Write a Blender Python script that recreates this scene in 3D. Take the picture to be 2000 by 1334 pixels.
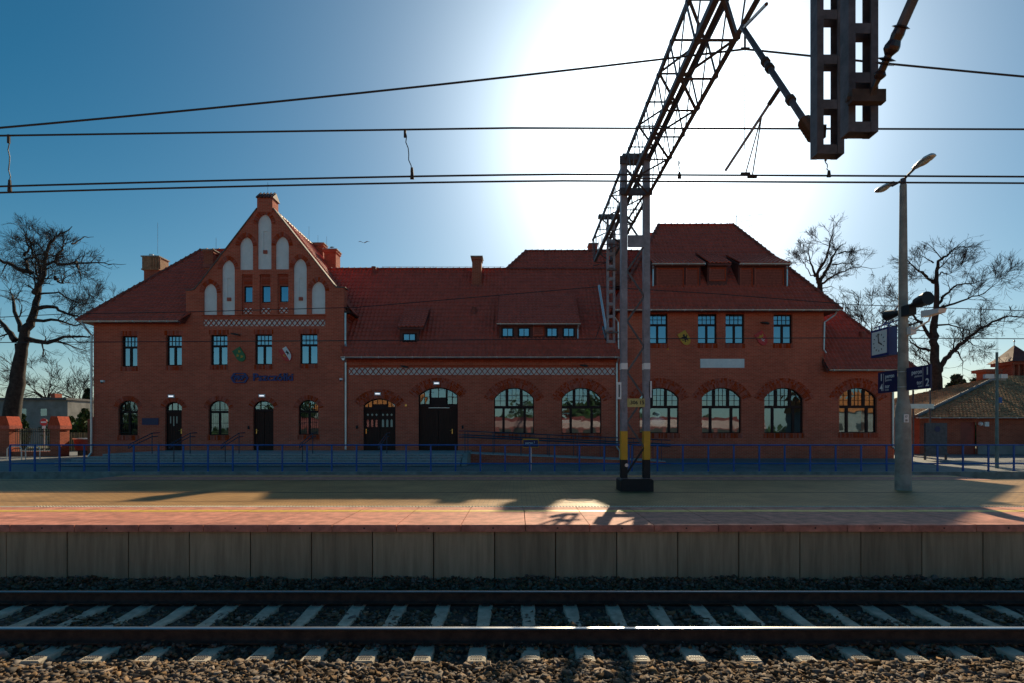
import bpy, math, random
import numpy as np
from mathutils import Vector, Matrix
from mathutils.geometry import tessellate_polygon
R = math.radians
for o in list(bpy.data.objects): bpy.data.objects.remove(o)
S = bpy.context.scene; COL = S.collection
F, CX, HY, EYE = 1110.0, 1010.0, 841.0, 1.5     # focal length in photo pixels, vanishing point, eye height
# ------------------------------------------------------------------ camera
cam = bpy.data.cameras.new('camera'); camo = bpy.data.objects.new('camera', cam); COL.objects.link(camo)
camo.location = (0, 0, EYE); camo.rotation_euler = (R(90), 0, 0)
cam.sensor_width = 36; cam.lens = 36*F/2000; cam.shift_x = -(CX-1000)/2000; cam.shift_y = (HY-667)/2000
cam.clip_start = 0.1; cam.clip_end = 6000
S.camera = camo
# ------------------------------------------------------------------ sky, sun, exposure
SUN = Vector(((1290-CX)/F, 1.0, (HY-240)/F)).normalized()
ELEV = math.asin(SUN.z); AZ = math.atan2(SUN.x, SUN.y)
world = bpy.data.worlds.new('World'); S.world = world; world.use_nodes = True
nt = world.node_tree; nt.nodes.clear()
N = nt.nodes.new; L = nt.links.new
out = N('ShaderNodeOutputWorld'); bg = N('ShaderNodeBackground'); sky = N('ShaderNodeTexSky')
sky.sky_type = 'NISHITA'; sky.sun_disc = False; sky.sun_elevation = ELEV; sky.sun_rotation = AZ
sky.air_density = 1.0; sky.dust_density = 0.6; sky.ozone_density = 2.0
hs = N('ShaderNodeHueSaturation'); hs.inputs['Saturation'].default_value = 1.62; hs.inputs['Hue'].default_value = 0.485; hs.inputs['Value'].default_value = 1.0
L(sky.outputs[0], hs.inputs['Color'])
# aureole: forward scattering round the sun, a function of the angle to the sun only
tc = N('ShaderNodeTexCoord'); dp = N('ShaderNodeVectorMath'); dp.operation = 'DOT_PRODUCT'; dp.inputs[1].default_value = SUN
nm = N('ShaderNodeVectorMath'); nm.operation = 'NORMALIZE'
L(tc.outputs['Generated'], nm.inputs[0]); L(nm.outputs[0], dp.inputs[0])
def mth(op, a, b=None, c=None):
    n = N('ShaderNodeMath'); n.operation = op
    for i, v in enumerate((a, b, c)):
        if v is None: continue
        if isinstance(v, (int, float)): n.inputs[i].default_value = v
        else: L(v, n.inputs[i])
    return n.outputs[0]
ang = mth('ARCCOSINE', mth('MINIMUM', dp.outputs['Value'], 1.0))
core = mth('MULTIPLY', mth('EXPONENT', mth('MULTIPLY', mth('POWER', mth('DIVIDE', ang, 0.20), 2.0), -1.0)), 24.0)
wide = mth('MULTIPLY', mth('EXPONENT', mth('DIVIDE', ang, -0.20)), 20.0)
aur = mth('ADD', core, wide)
vm = N('ShaderNodeVectorMath'); vm.operation = 'SCALE'; vm.inputs[0].default_value = (0.80, 0.98, 1.06); L(aur, vm.inputs['Scale'])
ad = N('ShaderNodeVectorMath'); ad.operation = 'ADD'; L(hs.outputs[0], ad.inputs[0]); L(vm.outputs[0], ad.inputs[1])
# brighter, paler air towards the horizon, the same all round
sz = N('ShaderNodeSeparateXYZ'); L(nm.outputs[0], sz.inputs[0])
hz = mth('MULTIPLY', mth('EXPONENT', mth('DIVIDE', mth('ABSOLUTE', sz.outputs[2]), -0.20)), 3.6)
v2 = N('ShaderNodeVectorMath'); v2.operation = 'SCALE'; v2.inputs[0].default_value = (0.62, 1.05, 1.2); L(hz, v2.inputs['Scale'])
a2 = N('ShaderNodeVectorMath'); a2.operation = 'ADD'; L(ad.outputs[0], a2.inputs[0]); L(v2.outputs[0], a2.inputs[1])
L(a2.outputs[0], bg.inputs[0]); bg.inputs[1].default_value = 0.0505; L(bg.outputs[0], out.inputs[0])
sl = bpy.data.lights.new('sun', 'SUN'); sl.energy = 5.0; sl.angle = R(0.6); sl.color = (1.0, 0.83, 0.56)
so = bpy.data.objects.new('sun', sl); COL.objects.link(so); so.rotation_euler = (-SUN).to_track_quat('-Z', 'Y').to_euler(); so.location = (10, 60, 40)
S.view_settings.view_transform = 'Standard'; S.view_settings.look = 'None'; S.view_settings.exposure = 0.25; S.view_settings.gamma = 1; S.view_settings.use_curve_mapping = False
S.render.engine = 'CYCLES'; S.cycles.max_bounces = 6; S.cycles.transparent_max_bounces = 12
S.render.resolution_x = 1024; S.render.resolution_y = 683
rng = random.Random(7)

# ------------------------------------------------------------------ helpers
def W(px, py, D): return Vector(((px-CX)*D/F, D, EYE-(py-HY)*D/F))
def wx(px, D): return (px-CX)*D/F
def wz(py, D): return EYE-(py-HY)*D/F

def mat(name, col, rough=0.8, metal=0.0, var=0.15, nscale=3.0, bump=0.0, bscale=40.0, spec=0.5, col2=None, stretch=None, island=0.0, emit=0.0, objr=0.0):
    m = bpy.data.materials.new(name); m.use_nodes = True; t = m.node_tree; b = t.nodes['Principled BSDF']
    b.inputs['Roughness'].default_value = rough; b.inputs['Metallic'].default_value = metal; b.inputs['Specular IOR Level'].default_value = spec
    g = t.nodes.new('ShaderNodeNewGeometry'); mp = t.nodes.new('ShaderNodeMapping'); t.links.new(g.outputs['Position'], mp.inputs[0])
    if stretch: mp.inputs['Scale'].default_value = stretch
    nz = t.nodes.new('ShaderNodeTexNoise'); nz.inputs['Scale'].default_value = nscale; nz.inputs['Detail'].default_value = 6; nz.inputs['Roughness'].default_value = 0.65
    t.links.new(mp.outputs[0], nz.inputs['Vector'])
    c2 = col2 or tuple(c*(1-2.2*var) for c in col); c1 = col if col2 else tuple(c*(1+1.6*var) for c in col)
    rp = t.nodes.new('ShaderNodeValToRGB'); rp.color_ramp.elements[0].position = 0.34; rp.color_ramp.elements[1].position = 0.66
    rp.color_ramp.elements[0].color = (*c2, 1); rp.color_ramp.elements[1].color = (*c1, 1)
    t.links.new(nz.outputs['Fac'], rp.inputs[0]); c = rp.outputs[0]
    if island:
        h = t.nodes.new('ShaderNodeHueSaturation'); mr = t.nodes.new('ShaderNodeMapRange'); mr.inputs[3].default_value = 1-island; mr.inputs[4].default_value = 1+island
        t.links.new(g.outputs['Random Per Island'], mr.inputs[0]); t.links.new(mr.outputs[0], h.inputs['Value'])
        mr2 = t.nodes.new('ShaderNodeMapRange'); mr2.inputs[3].default_value = 1-island; mr2.inputs[4].default_value = 1+island*.8
        wn = t.nodes.new('ShaderNodeTexWhiteNoise'); wn.noise_dimensions = '1D'; t.links.new(g.outputs['Random Per Island'], wn.inputs['W'])
        t.links.new(wn.outputs['Value'], mr2.inputs[0]); t.links.new(mr2.outputs[0], h.inputs['Saturation'])
        t.links.new(c, h.inputs['Color']); c = h.outputs[0]
    if objr:
        oi = t.nodes.new('ShaderNodeObjectInfo'); h = t.nodes.new('ShaderNodeHueSaturation'); mr = t.nodes.new('ShaderNodeMapRange'); mr.inputs[3].default_value = 1-objr; mr.inputs[4].default_value = 1+objr
        t.links.new(oi.outputs['Random'], mr.inputs[0]); t.links.new(mr.outputs[0], h.inputs['Value']); t.links.new(c, h.inputs['Color']); c = h.outputs[0]
    t.links.new(c, b.inputs['Base Color'])
    if bump:
        n2 = t.nodes.new('ShaderNodeTexNoise'); n2.inputs['Scale'].default_value = bscale; n2.inputs['Detail'].default_value = 4
        t.links.new(g.outputs['Position'], n2.inputs['Vector'])
        bp = t.nodes.new('ShaderNodeBump'); bp.inputs['Strength'].default_value = 0.6; bp.inputs['Distance'].default_value = bump
        t.links.new(n2.outputs['Fac'], bp.inputs['Height']); t.links.new(bp.outputs[0], b.inputs['Normal'])
    if emit:
        b.inputs['Emission Color'].default_value = (*col, 1); b.inputs['Emission Strength'].default_value = emit
    return m

def brick_mat(name, c1, c2, mortar, bw=0.26, rh=0.077, rough=0.85, horizontal=False, msize=0.008, bump=0.006, stain=0.25):
    m = bpy.data.materials.new(name); m.use_nodes = True; t = m.node_tree; b = t.nodes['Principled BSDF']; n = t.nodes.new; l = t.links.new
    g = n('ShaderNodeNewGeometry'); sp = n('ShaderNodeSeparateXYZ'); l(g.outputs['Position'], sp.inputs[0]); cb = n('ShaderNodeCombineXYZ')
    if horizontal: l(sp.outputs[0], cb.inputs[0]); l(sp.outputs[1], cb.inputs[1])
    else:
        a = n('ShaderNodeMath'); l(sp.outputs[0], a.inputs[0]); l(sp.outputs[1], a.inputs[1]); l(a.outputs[0], cb.inputs[0]); l(sp.outputs[2], cb.inputs[1])
    bt = n('ShaderNodeTexBrick'); l(cb.outputs[0], bt.inputs['Vector'])
    bt.inputs['Color1'].default_value = (*c1, 1); bt.inputs['Color2'].default_value = (*c2, 1); bt.inputs['Mortar'].default_value = (*mortar, 1)
    bt.inputs['Scale'].default_value = 1; bt.inputs['Mortar Size'].default_value = msize; bt.inputs['Mortar Smooth'].default_value = 0.2
    bt.inputs['Brick Width'].default_value = bw; bt.inputs['Row Height'].default_value = rh; bt.inputs['Bias'].default_value = 0.0
    nz = n('ShaderNodeTexNoise'); nz.inputs['Scale'].default_value = 0.55; nz.inputs['Detail'].default_value = 7; nz.inputs['Roughness'].default_value = .7; l(g.outputs['Position'], nz.inputs['Vector'])
    mr = n('ShaderNodeMapRange'); mr.inputs[1].default_value = .3; mr.inputs[2].default_value = .7; mr.inputs[3].default_value = 1-stain; mr.inputs[4].default_value = 1+stain; l(nz.outputs['Fac'], mr.inputs[0])
    h = n('ShaderNodeHueSaturation'); l(bt.outputs['Color'], h.inputs['Color']); l(mr.outputs[0], h.inputs['Value'])
    n3 = n('ShaderNodeTexNoise'); n3.inputs['Scale'].default_value = 2.3; n3.inputs['Detail'].default_value = 8; n3.inputs['Roughness'].default_value = .75; l(g.outputs['Position'], n3.inputs['Vector'])
    m3 = n('ShaderNodeMapRange'); m3.inputs[1].default_value = .56; m3.inputs[2].default_value = .72; m3.inputs[3].default_value = 0; m3.inputs[4].default_value = .22; l(n3.outputs['Fac'], m3.inputs[0])
    mx = n('ShaderNodeMix'); mx.data_type = 'RGBA'; l(m3.outputs[0], mx.inputs[0]); l(h.outputs[0], mx.inputs[6]); mx.inputs[7].default_value = (*[c*.45 for c in c2], 1)
    l(mx.outputs[2], b.inputs['Base Color']); b.inputs['Roughness'].default_value = rough; b.inputs['Specular IOR Level'].default_value = .15
    bp = n('ShaderNodeBump'); bp.inputs['Distance'].default_value = bump; bp.inputs['Strength'].default_value = .8; bp.invert = True
    l(bt.outputs['Fac'], bp.inputs['Height']); l(bp.outputs[0], b.inputs['Normal'])
    return m

M = {}
M['brick'] = brick_mat('red_brick', (0.66, 0.13, 0.072), (0.53, 0.095, 0.052), (0.58, 0.28, 0.19), stain=.15)
M['brick2'] = brick_mat('weathered_brick', (0.42, 0.10, 0.055), (0.32, 0.07, 0.04), (0.42, 0.22, 0.15))  # red brick in a darker tone to offset sun and bounce light
M['brickplain'] = mat('arch_brick', (0.47, 0.085, 0.045), 0.85, spec=.2, var=.12, nscale=9, island=.14)
M['brickdark'] = mat('shutter_brown', (0.16, 0.042, 0.03), 0.7, var=.12)
M['tile'] = mat('clay_tile', (0.60, 0.12, 0.075), 0.6, spec=.25, var=.07, nscale=2.5, bump=.002, bscale=60)
M['ridge'] = mat('ridge_clay', (0.30, 0.066, 0.04), 0.6, var=.2, nscale=4)
M['zinc'] = mat('zinc', (0.58, 0.61, 0.62), 0.33, metal=.6, var=.07, nscale=2)
M['plaster'] = mat('white_plaster', (0.86, 0.84, 0.83), 0.85, var=.03)
M['frame'] = mat('brown_window_frame', (0.035, 0.014, 0.014), 0.5, spec=.2, var=.08)
M['door'] = mat('dark_door_wood', (0.060, 0.025, 0.018), 0.6, spec=.15, var=.15, nscale=3, stretch=(14, 14, .7))
M['brass'] = mat('brass', (0.75, 0.45, 0.12), 0.3, metal=1, var=.05)
M['interior'] = mat('interior_plaster', (0.30, 0.28, 0.24), 0.9, var=.15, nscale=.6)
M['concrete'] = mat('concrete', (0.33, 0.31, 0.27), 0.85, var=.15, nscale=2.5, bump=.003, bscale=50)
M['stepstone'] = mat('grey_granite', (0.44, 0.44, 0.42), 0.6, var=.12, nscale=12, bump=.001)
M['stepface'] = mat('step_riser_stone', (0.28, 0.285, 0.29), 0.8, var=.12, nscale=12)  # tread tops light and risers dark, a contrast put into the colours
M['paint'] = mat('grey_steel_paint', (0.27, 0.25, 0.28), 0.5, var=.14, nscale=5, bump=.001)
M['paint2'] = mat('dull_grey_steel', (0.10, 0.09, 0.10), 0.6, var=.2, nscale=7, bump=.001)
M['paintdark'] = mat('weathered_steel', (0.10, 0.085, 0.09), 0.55, var=.2, nscale=6)
M['coping'] = mat('coping_stone', (0.17, 0.13, 0.11), 0.8, var=.15, nscale=6)
M['rust'] = mat('rusty_steel', (0.055, 0.035, 0.026), 0.8, var=.25, nscale=8, bump=.002)
M['railtop'] = mat('polished_rail', (0.62, 0.60, 0.58), 0.30, metal=1, var=.06, nscale=5, stretch=(.3, 8, 8))
M['black'] = mat('black_tar_paint', (0.012, 0.012, 0.013), 0.6, var=.2)
M['yellow'] = mat('yellow_paint', (0.80, 0.40, 0.02), 0.5, var=.06)
M['white'] = mat('white_paint', (0.84, 0.83, 0.82), 0.5, var=.04)
M['blue'] = mat('blue_railing_paint', (0.016, 0.10, 0.36), 0.4, var=.1)
M['navy'] = mat('navy_sign', (0.008, 0.014, 0.085), 0.4, var=.05)
M['logoblue'] = mat('blue_letter', (0.010, 0.028, 0.17), 0.4, var=.05)
M['darkrail'] = mat('dark_blue_rail', (0.02, 0.04, 0.075), 0.4, var=.1)
M['wire'] = mat('wire', (0.03, 0.03, 0.035), 0.6, var=.1)
M['insul'] = mat('brown_insulator', (0.045, 0.02, 0.015), 0.25, var=.1)
M['bark'] = mat('bark', (0.040, 0.030, 0.026), 0.95, var=.3, nscale=4, bump=.02, bscale=9)
M['leaf'] = mat('evergreen', (0.035, 0.065, 0.018), 0.8, var=.3, nscale=2, island=.4)
M['leaf2'] = mat('hedge_green', (0.06, 0.10, 0.02), 0.8, var=.3, nscale=2, island=.4)
M['ballast'] = mat('ballast_stone', (0.18, 0.125, 0.085), 0.9, spec=.2, var=.2, nscale=7, bump=.004, bscale=60, island=.5)
M['dirt'] = mat('trackbed_dirt', (0.05, 0.04, 0.032), 0.95, var=.3, nscale=6, bump=.02, bscale=14)
M['sleeper'] = mat('sleeper_concrete', (0.50, 0.42, 0.32), 0.8, spec=.2, objr=.1, var=.13, nscale=7, bump=.002, bscale=70)
M['panel'] = mat('panel_concrete', (0.44, 0.36, 0.235), 0.8, var=.14, nscale=1.9, objr=.2, col2=(0.27, 0.22, 0.14), stretch=(5, 5, .35), bump=.0015, bscale=60)
M['asphalt'] = brick_mat('platform_paving', (0.48, 0.265, 0.105), (0.40, 0.22, 0.085), (0.15, 0.10, 0.055), bw=.2, rh=.1, rough=.55, horizontal=True, msize=.006, bump=.006, stain=.3)
M['forecourt'] = brick_mat('forecourt_paving', (0.24, 0.235, 0.225), (0.20, 0.20, 0.195), (0.13, 0.13, 0.12), bw=.4, rh=.4, rough=.7, horizontal=True, stain=.2)
M['pink'] = mat('pink_edge_slab', (0.60, 0.24, 0.17), 0.75, spec=.2, var=.16, nscale=4.5, objr=.07, bump=.003, bscale=55)
M['yline'] = mat('yellow_line_paint', (0.78, 0.50, 0.05), 0.5, var=.12, nscale=10)
M['tactile'] = mat('tactile_slab', (0.55, 0.50, 0.36), 0.55, var=.1)
M['grass'] = mat('dry_grass', (0.09, 0.085, 0.03), 0.95, var=.3, nscale=3, bump=.05, bscale=6)
M['wood'] = mat('wood_fence', (0.13, 0.09, 0.045), 0.85, var=.2, nscale=3, stretch=(10, 10, .5))
M['render'] = mat('grey_render', (0.26, 0.25, 0.24), 0.9, var=.12, nscale=1)
M['redmetal'] = mat('red_painted_steel', (0.30, 0.035, 0.02), 0.45, var=.12)
M['red'] = mat('sign_red', (0.62, 0.02, 0.02), 0.4, var=.04)
M['green'] = mat('shield_green', (0.02, 0.16, 0.05), 0.45, var=.05)
M['gold'] = mat('shield_gold', (0.65, 0.33, 0.02), 0.45, var=.05)
M['orangeroof'] = mat('orange_roof', (0.50, 0.17, 0.06), .8, spec=.1)
M['oldtile'] = mat('old_sunlit_tile', (0.42, 0.25, 0.13), 0.8, spec=.1, var=.25, nscale=3)  # the old tiles' own brown
M['lampw'] = mat('bright_strip', (0.9, 0.93, 1.0), 0.3, var=0.01, emit=0.8)  # mild emission put in for a bright line on each housing
M['trainred'] = mat('train_red', (0.21, 0.05, 0.045), 0.4, var=.05)
M['bird'] = mat('bird', (0.05, 0.05, 0.05), 0.8)
M['curtain'] = mat('blind', (0.55, 0.53, 0.42), 0.8, var=.05)
M['poster'] = mat('teal_board', (0.05, 0.20, 0.22), 0.6, var=.1)

def glass_mat(name, fac, tint, col=(.62, .85, 1), wob=.0018):
    m = bpy.data.materials.new(name); m.use_nodes = True; t = m.node_tree; t.nodes.clear(); n = t.nodes.new; l = t.links.new
    o = n('ShaderNodeOutputMaterial'); mx = n('ShaderNodeMixShader'); gl = n('ShaderNodeBsdfGlossy'); tr = n('ShaderNodeBsdfTransparent')
    gl.inputs['Roughness'].default_value = .015; gl.inputs['Color'].default_value = (*col, 1); tr.inputs[0].default_value = (*tint, 1)
    g = n('ShaderNodeNewGeometry'); nz = n('ShaderNodeTexNoise'); nz.inputs['Scale'].default_value = 1.7; nz.inputs['Detail'].default_value = 1; l(g.outputs['Position'], nz.inputs['Vector'])
    bp = n('ShaderNodeBump'); bp.inputs['Distance'].default_value = wob; bp.inputs['Strength'].default_value = 1; l(nz.outputs['Fac'], bp.inputs['Height']); l(bp.outputs[0], gl.inputs['Normal'])
    mx.inputs[0].default_value = fac; l(tr.outputs[0], mx.inputs[1]); l(gl.outputs[0], mx.inputs[2]); l(mx.outputs[0], o.inputs[0])
    return m
M['glass'] = glass_mat('window_glass', 0.24, (.82, .84, .82))
M['glassup'] = glass_mat('upper_window_glass', 0.36, (.3, .33, .35))

def worg(o):
    v = Vector((0, 0, 0))
    while o: v = v + o.location; o = o.parent
    return v

class MB:
    def __init__(s): s.v = []; s.f = []
    def add(s, vs, fs):
        n = len(s.v); s.v.extend([tuple(v) for v in vs]); s.f.extend([tuple(i+n for i in f) for f in fs]); return s
    def box(s, x0, x1, y0, y1, z0, z1):
        return s.add([(x0, y0, z0), (x1, y0, z0), (x1, y1, z0), (x0, y1, z0), (x0, y0, z1), (x1, y0, z1), (x1, y1, z1), (x0, y1, z1)],
                     [(0, 3, 2, 1), (4, 5, 6, 7), (0, 1, 5, 4), (1, 2, 6, 5), (2, 3, 7, 6), (3, 0, 4, 7)])
    def bar(s, p, q, w, h=None, up=(0, 0, 1)):
        p = Vector(p); q = Vector(q); h = h or w; d = (q-p).normalized(); u = Vector(up)
        if abs(d.dot(u)) > .99: u = Vector((0, 1, 0))
        a = d.cross(u).normalized()*w/2; b = a.cross(d).normalized()*h/2
        vs = [p-a-b, p+a-b, p+a+b, p-a+b, q-a-b, q+a-b, q+a+b, q-a+b]
        return s.add(vs, [(0, 3, 2, 1), (4, 5, 6, 7), (0, 1, 5, 4), (1, 2, 6, 5), (2, 3, 7, 6), (3, 0, 4, 7)])
    def tube(s, pts, r, n=6, r2=None, cap=True):
        pts = [Vector(p) for p in pts]; m = len(pts); rs = r if isinstance(r, (list, tuple)) else [r+((r2 if r2 is not None else r)-r)*i/max(1, m-1) for i in range(m)]
        base = len(s.v); prev = None
        for i, p in enumerate(pts):
            d = (pts[min(i+1, m-1)]-pts[max(i-1, 0)]).normalized()
            if prev is None:
                u = Vector((0, 0, 1)) if abs(d.z) < .9 else Vector((1, 0, 0)); a = d.cross(u).normalized()
            else: a = (prev-d*prev.dot(d)).normalized()
            prev = a; b = d.cross(a)
            for k in range(n):
                t = 2*math.pi*k/n; s.v.append(tuple(p+(a*math.cos(t)+b*math.sin(t))*rs[i]))
        for i in range(m-1):
            for k in range(n):
                k2 = (k+1) % n; s.f.append((base+i*n+k, base+i*n+k2, base+(i+1)*n+k2, base+(i+1)*n+k))
        if cap: s.f.append(tuple(base+k for k in range(n))[::-1]); s.f.append(tuple(base+(m-1)*n+k for k in range(n)))
        return s
    def prism(s, poly, y0, y1, axis='y'):
        """poly: list of (a,b); extruded along axis y (a=x,b=z) or x (a=y,b=z) or z (a=x,b=y)"""
        mk = {'y': lambda a, b, c: (a, c, b), 'x': lambda a, b, c: (c, a, b), 'z': lambda a, b, c: (a, b, c)}[axis]
        n = len(poly); b = len(s.v)
        for c in (y0, y1):
            for p in poly: s.v.append(mk(p[0], p[1], c))
        tris = tessellate_polygon([[Vector((p[0], p[1], 0)) for p in poly]])
        for t in tris: s.f.append((b+t[0], b+t[1], b+t[2])); s.f.append((b+n+t[2], b+n+t[1], b+n+t[0]))
        for i in range(n):
            j = (i+1) % n; s.f.append((b+i, b+j, b+n+j, b+n+i))
        return s
    def flat(s, poly, holes, y, back=0.0, hb=None):
        """vertical sheet in the plane Y=y with holes, plus reveals of depth hb behind each hole"""
        loops = [poly]+list(holes); b = len(s.v)
        for lp in loops:
            for p in lp: s.v.append((p[0], y, p[1]))
        tris = tessellate_polygon([[Vector((p[0], p[1], 0)) for p in lp] for lp in loops])
        s.f.extend([(b+t[0], b+t[1], b+t[2]) for t in tris])
        k = b+len(poly)
        for lp in holes:
            n = len(lp); c = len(s.v)
            for p in lp: s.v.append((p[0], y+hb, p[1]))
            for i in range(n): s.f.append((k+i, k+(i+1) % n, c+(i+1) % n, c+i))
            k += n
        return s
    def sphere(s, c, r, n=10, m=6, sc=(1, 1, 1)):
        b = len(s.v); c = Vector(c)
        for i in range(m+1):
            ph = math.pi*i/m
            for j in range(n):
                t = 2*math.pi*j/n; s.v.append((c.x+r*sc[0]*math.sin(ph)*math.cos(t), c.y+r*sc[1]*math.sin(ph)*math.sin(t), c.z+r*sc[2]*math.cos(ph)))
        for i in range(m):
            for j in range(n): s.f.append((b+i*n+j, b+(i+1)*n+j, b+(i+1)*n+(j+1) % n, b+i*n+(j+1) % n))
        return s
    def build(s, name, mt, parent=None, smooth=False, kind=None, label=None, recalc=True):
        me = bpy.data.meshes.new(name); off = worg(parent)
        me.from_pydata([(v[0]-off.x, v[1]-off.y, v[2]-off.z) for v in s.v], [], s.f)
        me.materials.append(M[mt] if isinstance(mt, str) else mt)
        if smooth: me.shade_smooth()
        o = bpy.data.objects.new(name, me); COL.objects.link(o); o.parent = parent
        if kind: o['kind'] = kind
        if label: o['label'] = label
        return o
def thing(name, label, cat, loc=(0, 0, 0), group=None):
    o = bpy.data.objects.new(name, None); COL.objects.link(o); o.location = loc; o.empty_display_size = .2
    o['label'] = label; o['category'] = cat
    if group: o['group'] = group
    return o
def tag(o, label, cat, group=None):
    o['label'] = label; o['category'] = cat
    if group: o['group'] = group
    return o
def copy_tree(o, parent=None, loc=None):
    c = o.copy(); COL.objects.link(c); c.parent = parent
    if loc is not None: c.location = loc
    for ch in list(o.children): copy_tree(ch, c)
    return c
def text_geo(txt, size, ext, bold=.0, align='LEFT'):
    cu = bpy.data.curves.new('lettering', 'FONT'); cu.body = txt; cu.size = size; cu.extrude = ext; cu.offset = bold; cu.align_x = align; cu.resolution_u = 3
    ob = bpy.data.objects.new('lettering', cu); COL.objects.link(ob); bpy.context.view_layer.update()
    me = ob.to_mesh(); vs = [tuple(v.co) for v in me.vertices]; fs = [tuple(p.vertices) for p in me.polygons]
    ob.to_mesh_clear(); bpy.data.objects.remove(ob); bpy.data.curves.remove(cu)
    return vs, fs
def text_front(mb, txt, x, y, z, size, ext=.01, bold=0, align='LEFT', sx=1):   # readable from -Y
    vs, fs = text_geo(txt, size, ext, bold, align); return mb.add([(x+v[0]*sx, y-v[2], z+v[1]) for v in vs], fs)
def text_side(mb, txt, x, y, z, size, ext=.004, bold=0, align='LEFT', sx=1):    # readable from -X
    vs, fs = text_geo(txt, size, ext, bold, align); return mb.add([(x-v[2], y-v[0]*sx, z+v[1]) for v in vs], fs)

# ================================================================== SETTING: ground, tracks, platform
DW = 30.8                                  # distance of the station's front wall
g = MB()                                   # one ground sheet: track bed, bank, ground to the horizon
prof = [(-3000, -1.12), (22.0, -1.12), (22.05, -.16), (31.0, -.03), (60, -.03), (3000, -.03)]
for (ya, za), (yb, zb) in zip(prof, prof[1:]):
    g.add([(-3000, ya, za), (3000, ya, za), (3000, yb, zb), (-3000, yb, zb)], [(0, 1, 2, 3)])
g.build('ground', 'dirt', kind='structure')
g = MB(); g.add([(-60, 22.05, -.115), (60, 22.05, -.115), (60, 31.0, 0), (-60, 31.0, 0), (-60, 44, .0), (60, 44, .0)], [(0, 1, 2, 3), (3, 2, 5, 4)])
g.add([(-60, 22.05, -.115), (60, 22.05, -.115), (60, 22.05, -1.1), (-60, 22.05, -1.1)], [(0, 1, 2, 3)])
g.build('forecourt_pavement', 'forecourt', kind='structure')
g = MB(); g.box(-60, 60, 21.95, 22.15, -1.1, -.09); g.build('kerb', 'concrete', kind='structure')

# platform 1
PE = 9.04
pl = MB(); pl.box(-40, 40, 11.3, 17.3, -1.1, -.0); pl.box(-40, 40, PE+.25, 11.3, -1.1, -.125); pl.box(-40, 40, 17.3, 19.1, -1.1, -.125)
plat = pl.build('platform', 'asphalt', kind='structure')
slab = None
for k in range(-13, 14):
    x = .131+1.025*k
    mb = MB(); j = .006; zt = rng.uniform(-.0025, .0025); ed = .012
    # bevelled front edge, slight unevenness
    prof = [(PE, -.11), (PE, -.012), (PE+ed, 0), (11.15, 0), (11.15, -.11)]
    mb.prism([(a, b+zt) for a, b in prof], x+j, x+1.025-j, 'x')
    o = mb.build('edge_slab', 'pink', plat)
    mb = MB(); mb.box(x+.50, x+.525, PE-.003, PE+.01, -.062+zt, -.04+zt); mb.build('lifting_hole', 'black', o)
    mb = MB(); mb.box(x+j, x+1.025-j, 10.50, 10.72, 0+zt-.002, .003+zt); mb.build('yellow_line', 'yline', o)
    mb = MB(); mb.prism([(17.32, -.11), (17.32, 0), (19.3, 0), (19.3, -.11)], x+j, x+1.025-j, 'x')
    o = mb.build('edge_slab', 'pink', plat); mb = MB(); mb.box(x+j, x+1.025-j, 18.6, 18.78, -.002, .003); mb.build('yellow_line', 'yline', o)
mb = MB(); mb.box(-40, 40, 11.16, 11.29, -.12, .001)
x = -9.5
while x < 10.5:
    for yy in (11.195, 11.255): mb.add([(x+dx*.017, yy+dy*.017, .001) for dx, dy in ((-1, -1), (1, -1), (1, 1), (-1, 1))]+[(x+dx*.009, yy+dy*.009, .012) for dx, dy in ((-1, -1), (1, -1), (1, 1), (-1, 1))], [(0, 1, 5, 4), (1, 2, 6, 5), (2, 3, 7, 6), (3, 0, 4, 7), (4, 5, 6, 7)])
    x += .062
mb.build('tactile_strip', 'tactile', plat, kind='stuff')
mb = MB()
for yy in (13.75, 17.0): mb.box(-40, 40, yy, yy+.05, -.01, .004)
mb.build('drain_line', 'black', plat)
mb = MB(); mb.tube([(1.35+.0, 12.35, -.01), (1.35, 12.35, .006)], .3, 24); mb.build('manhole_cover', 'rust', plat)
for k in range(-10, 11):
    x = .62+.982*k; mb = MB(); dy = rng.uniform(-.004, .006)
    mb.prism([(PE+.10+dy, -1.1), (PE+.10+dy, -.113), (PE+.24, -.113), (PE+.24, -1.1)], x+.009, x+.973, 'x')
    mb.build('wall_panel', 'panel', plat)

# the platform under the camera and its train (seen mirrored in the station's windows)
mb = MB(); mb.box(-40, 40, -5.2, 1.6, -1.1, -.0); mb.build('opposite_platform', 'asphalt', kind='structure')
tr = thing('passenger_train', 'dusty red passenger train standing behind the viewer, mirrored in the ground floor windows', 'train', (0, -8.5, -.8))
mb = MB(); prof = [(-7.1, -.5), (-7.0, 1.9), (-7.15, 2.7), (-7.7, 3.1), (-9.3, 3.1), (-9.9, 2.7), (-10.0, 1.9), (-9.9, -.5)]
mb.prism(prof, -30, 30, 'x'); mb.build('body', 'trainred', tr)
mb = MB(); mb.box(-30, 30, -9.6, -7.4, -.8, -.5); mb.build('underframe', 'black', tr)
mb = MB(); mb.box(-30, 30, -7.04, -6.97, .35, .5); mb.build('stripe', 'white', tr)
wm = MB(); wm.box(-29, -27.4, -7.02, -6.96, 1.0, 1.75); w0 = wm.build('window', 'black', tr)
for k in range(1, 29):
    c = w0.copy(); COL.objects.link(c); c.parent = tr; c.location = (k*2.05, 0, 0)

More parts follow.
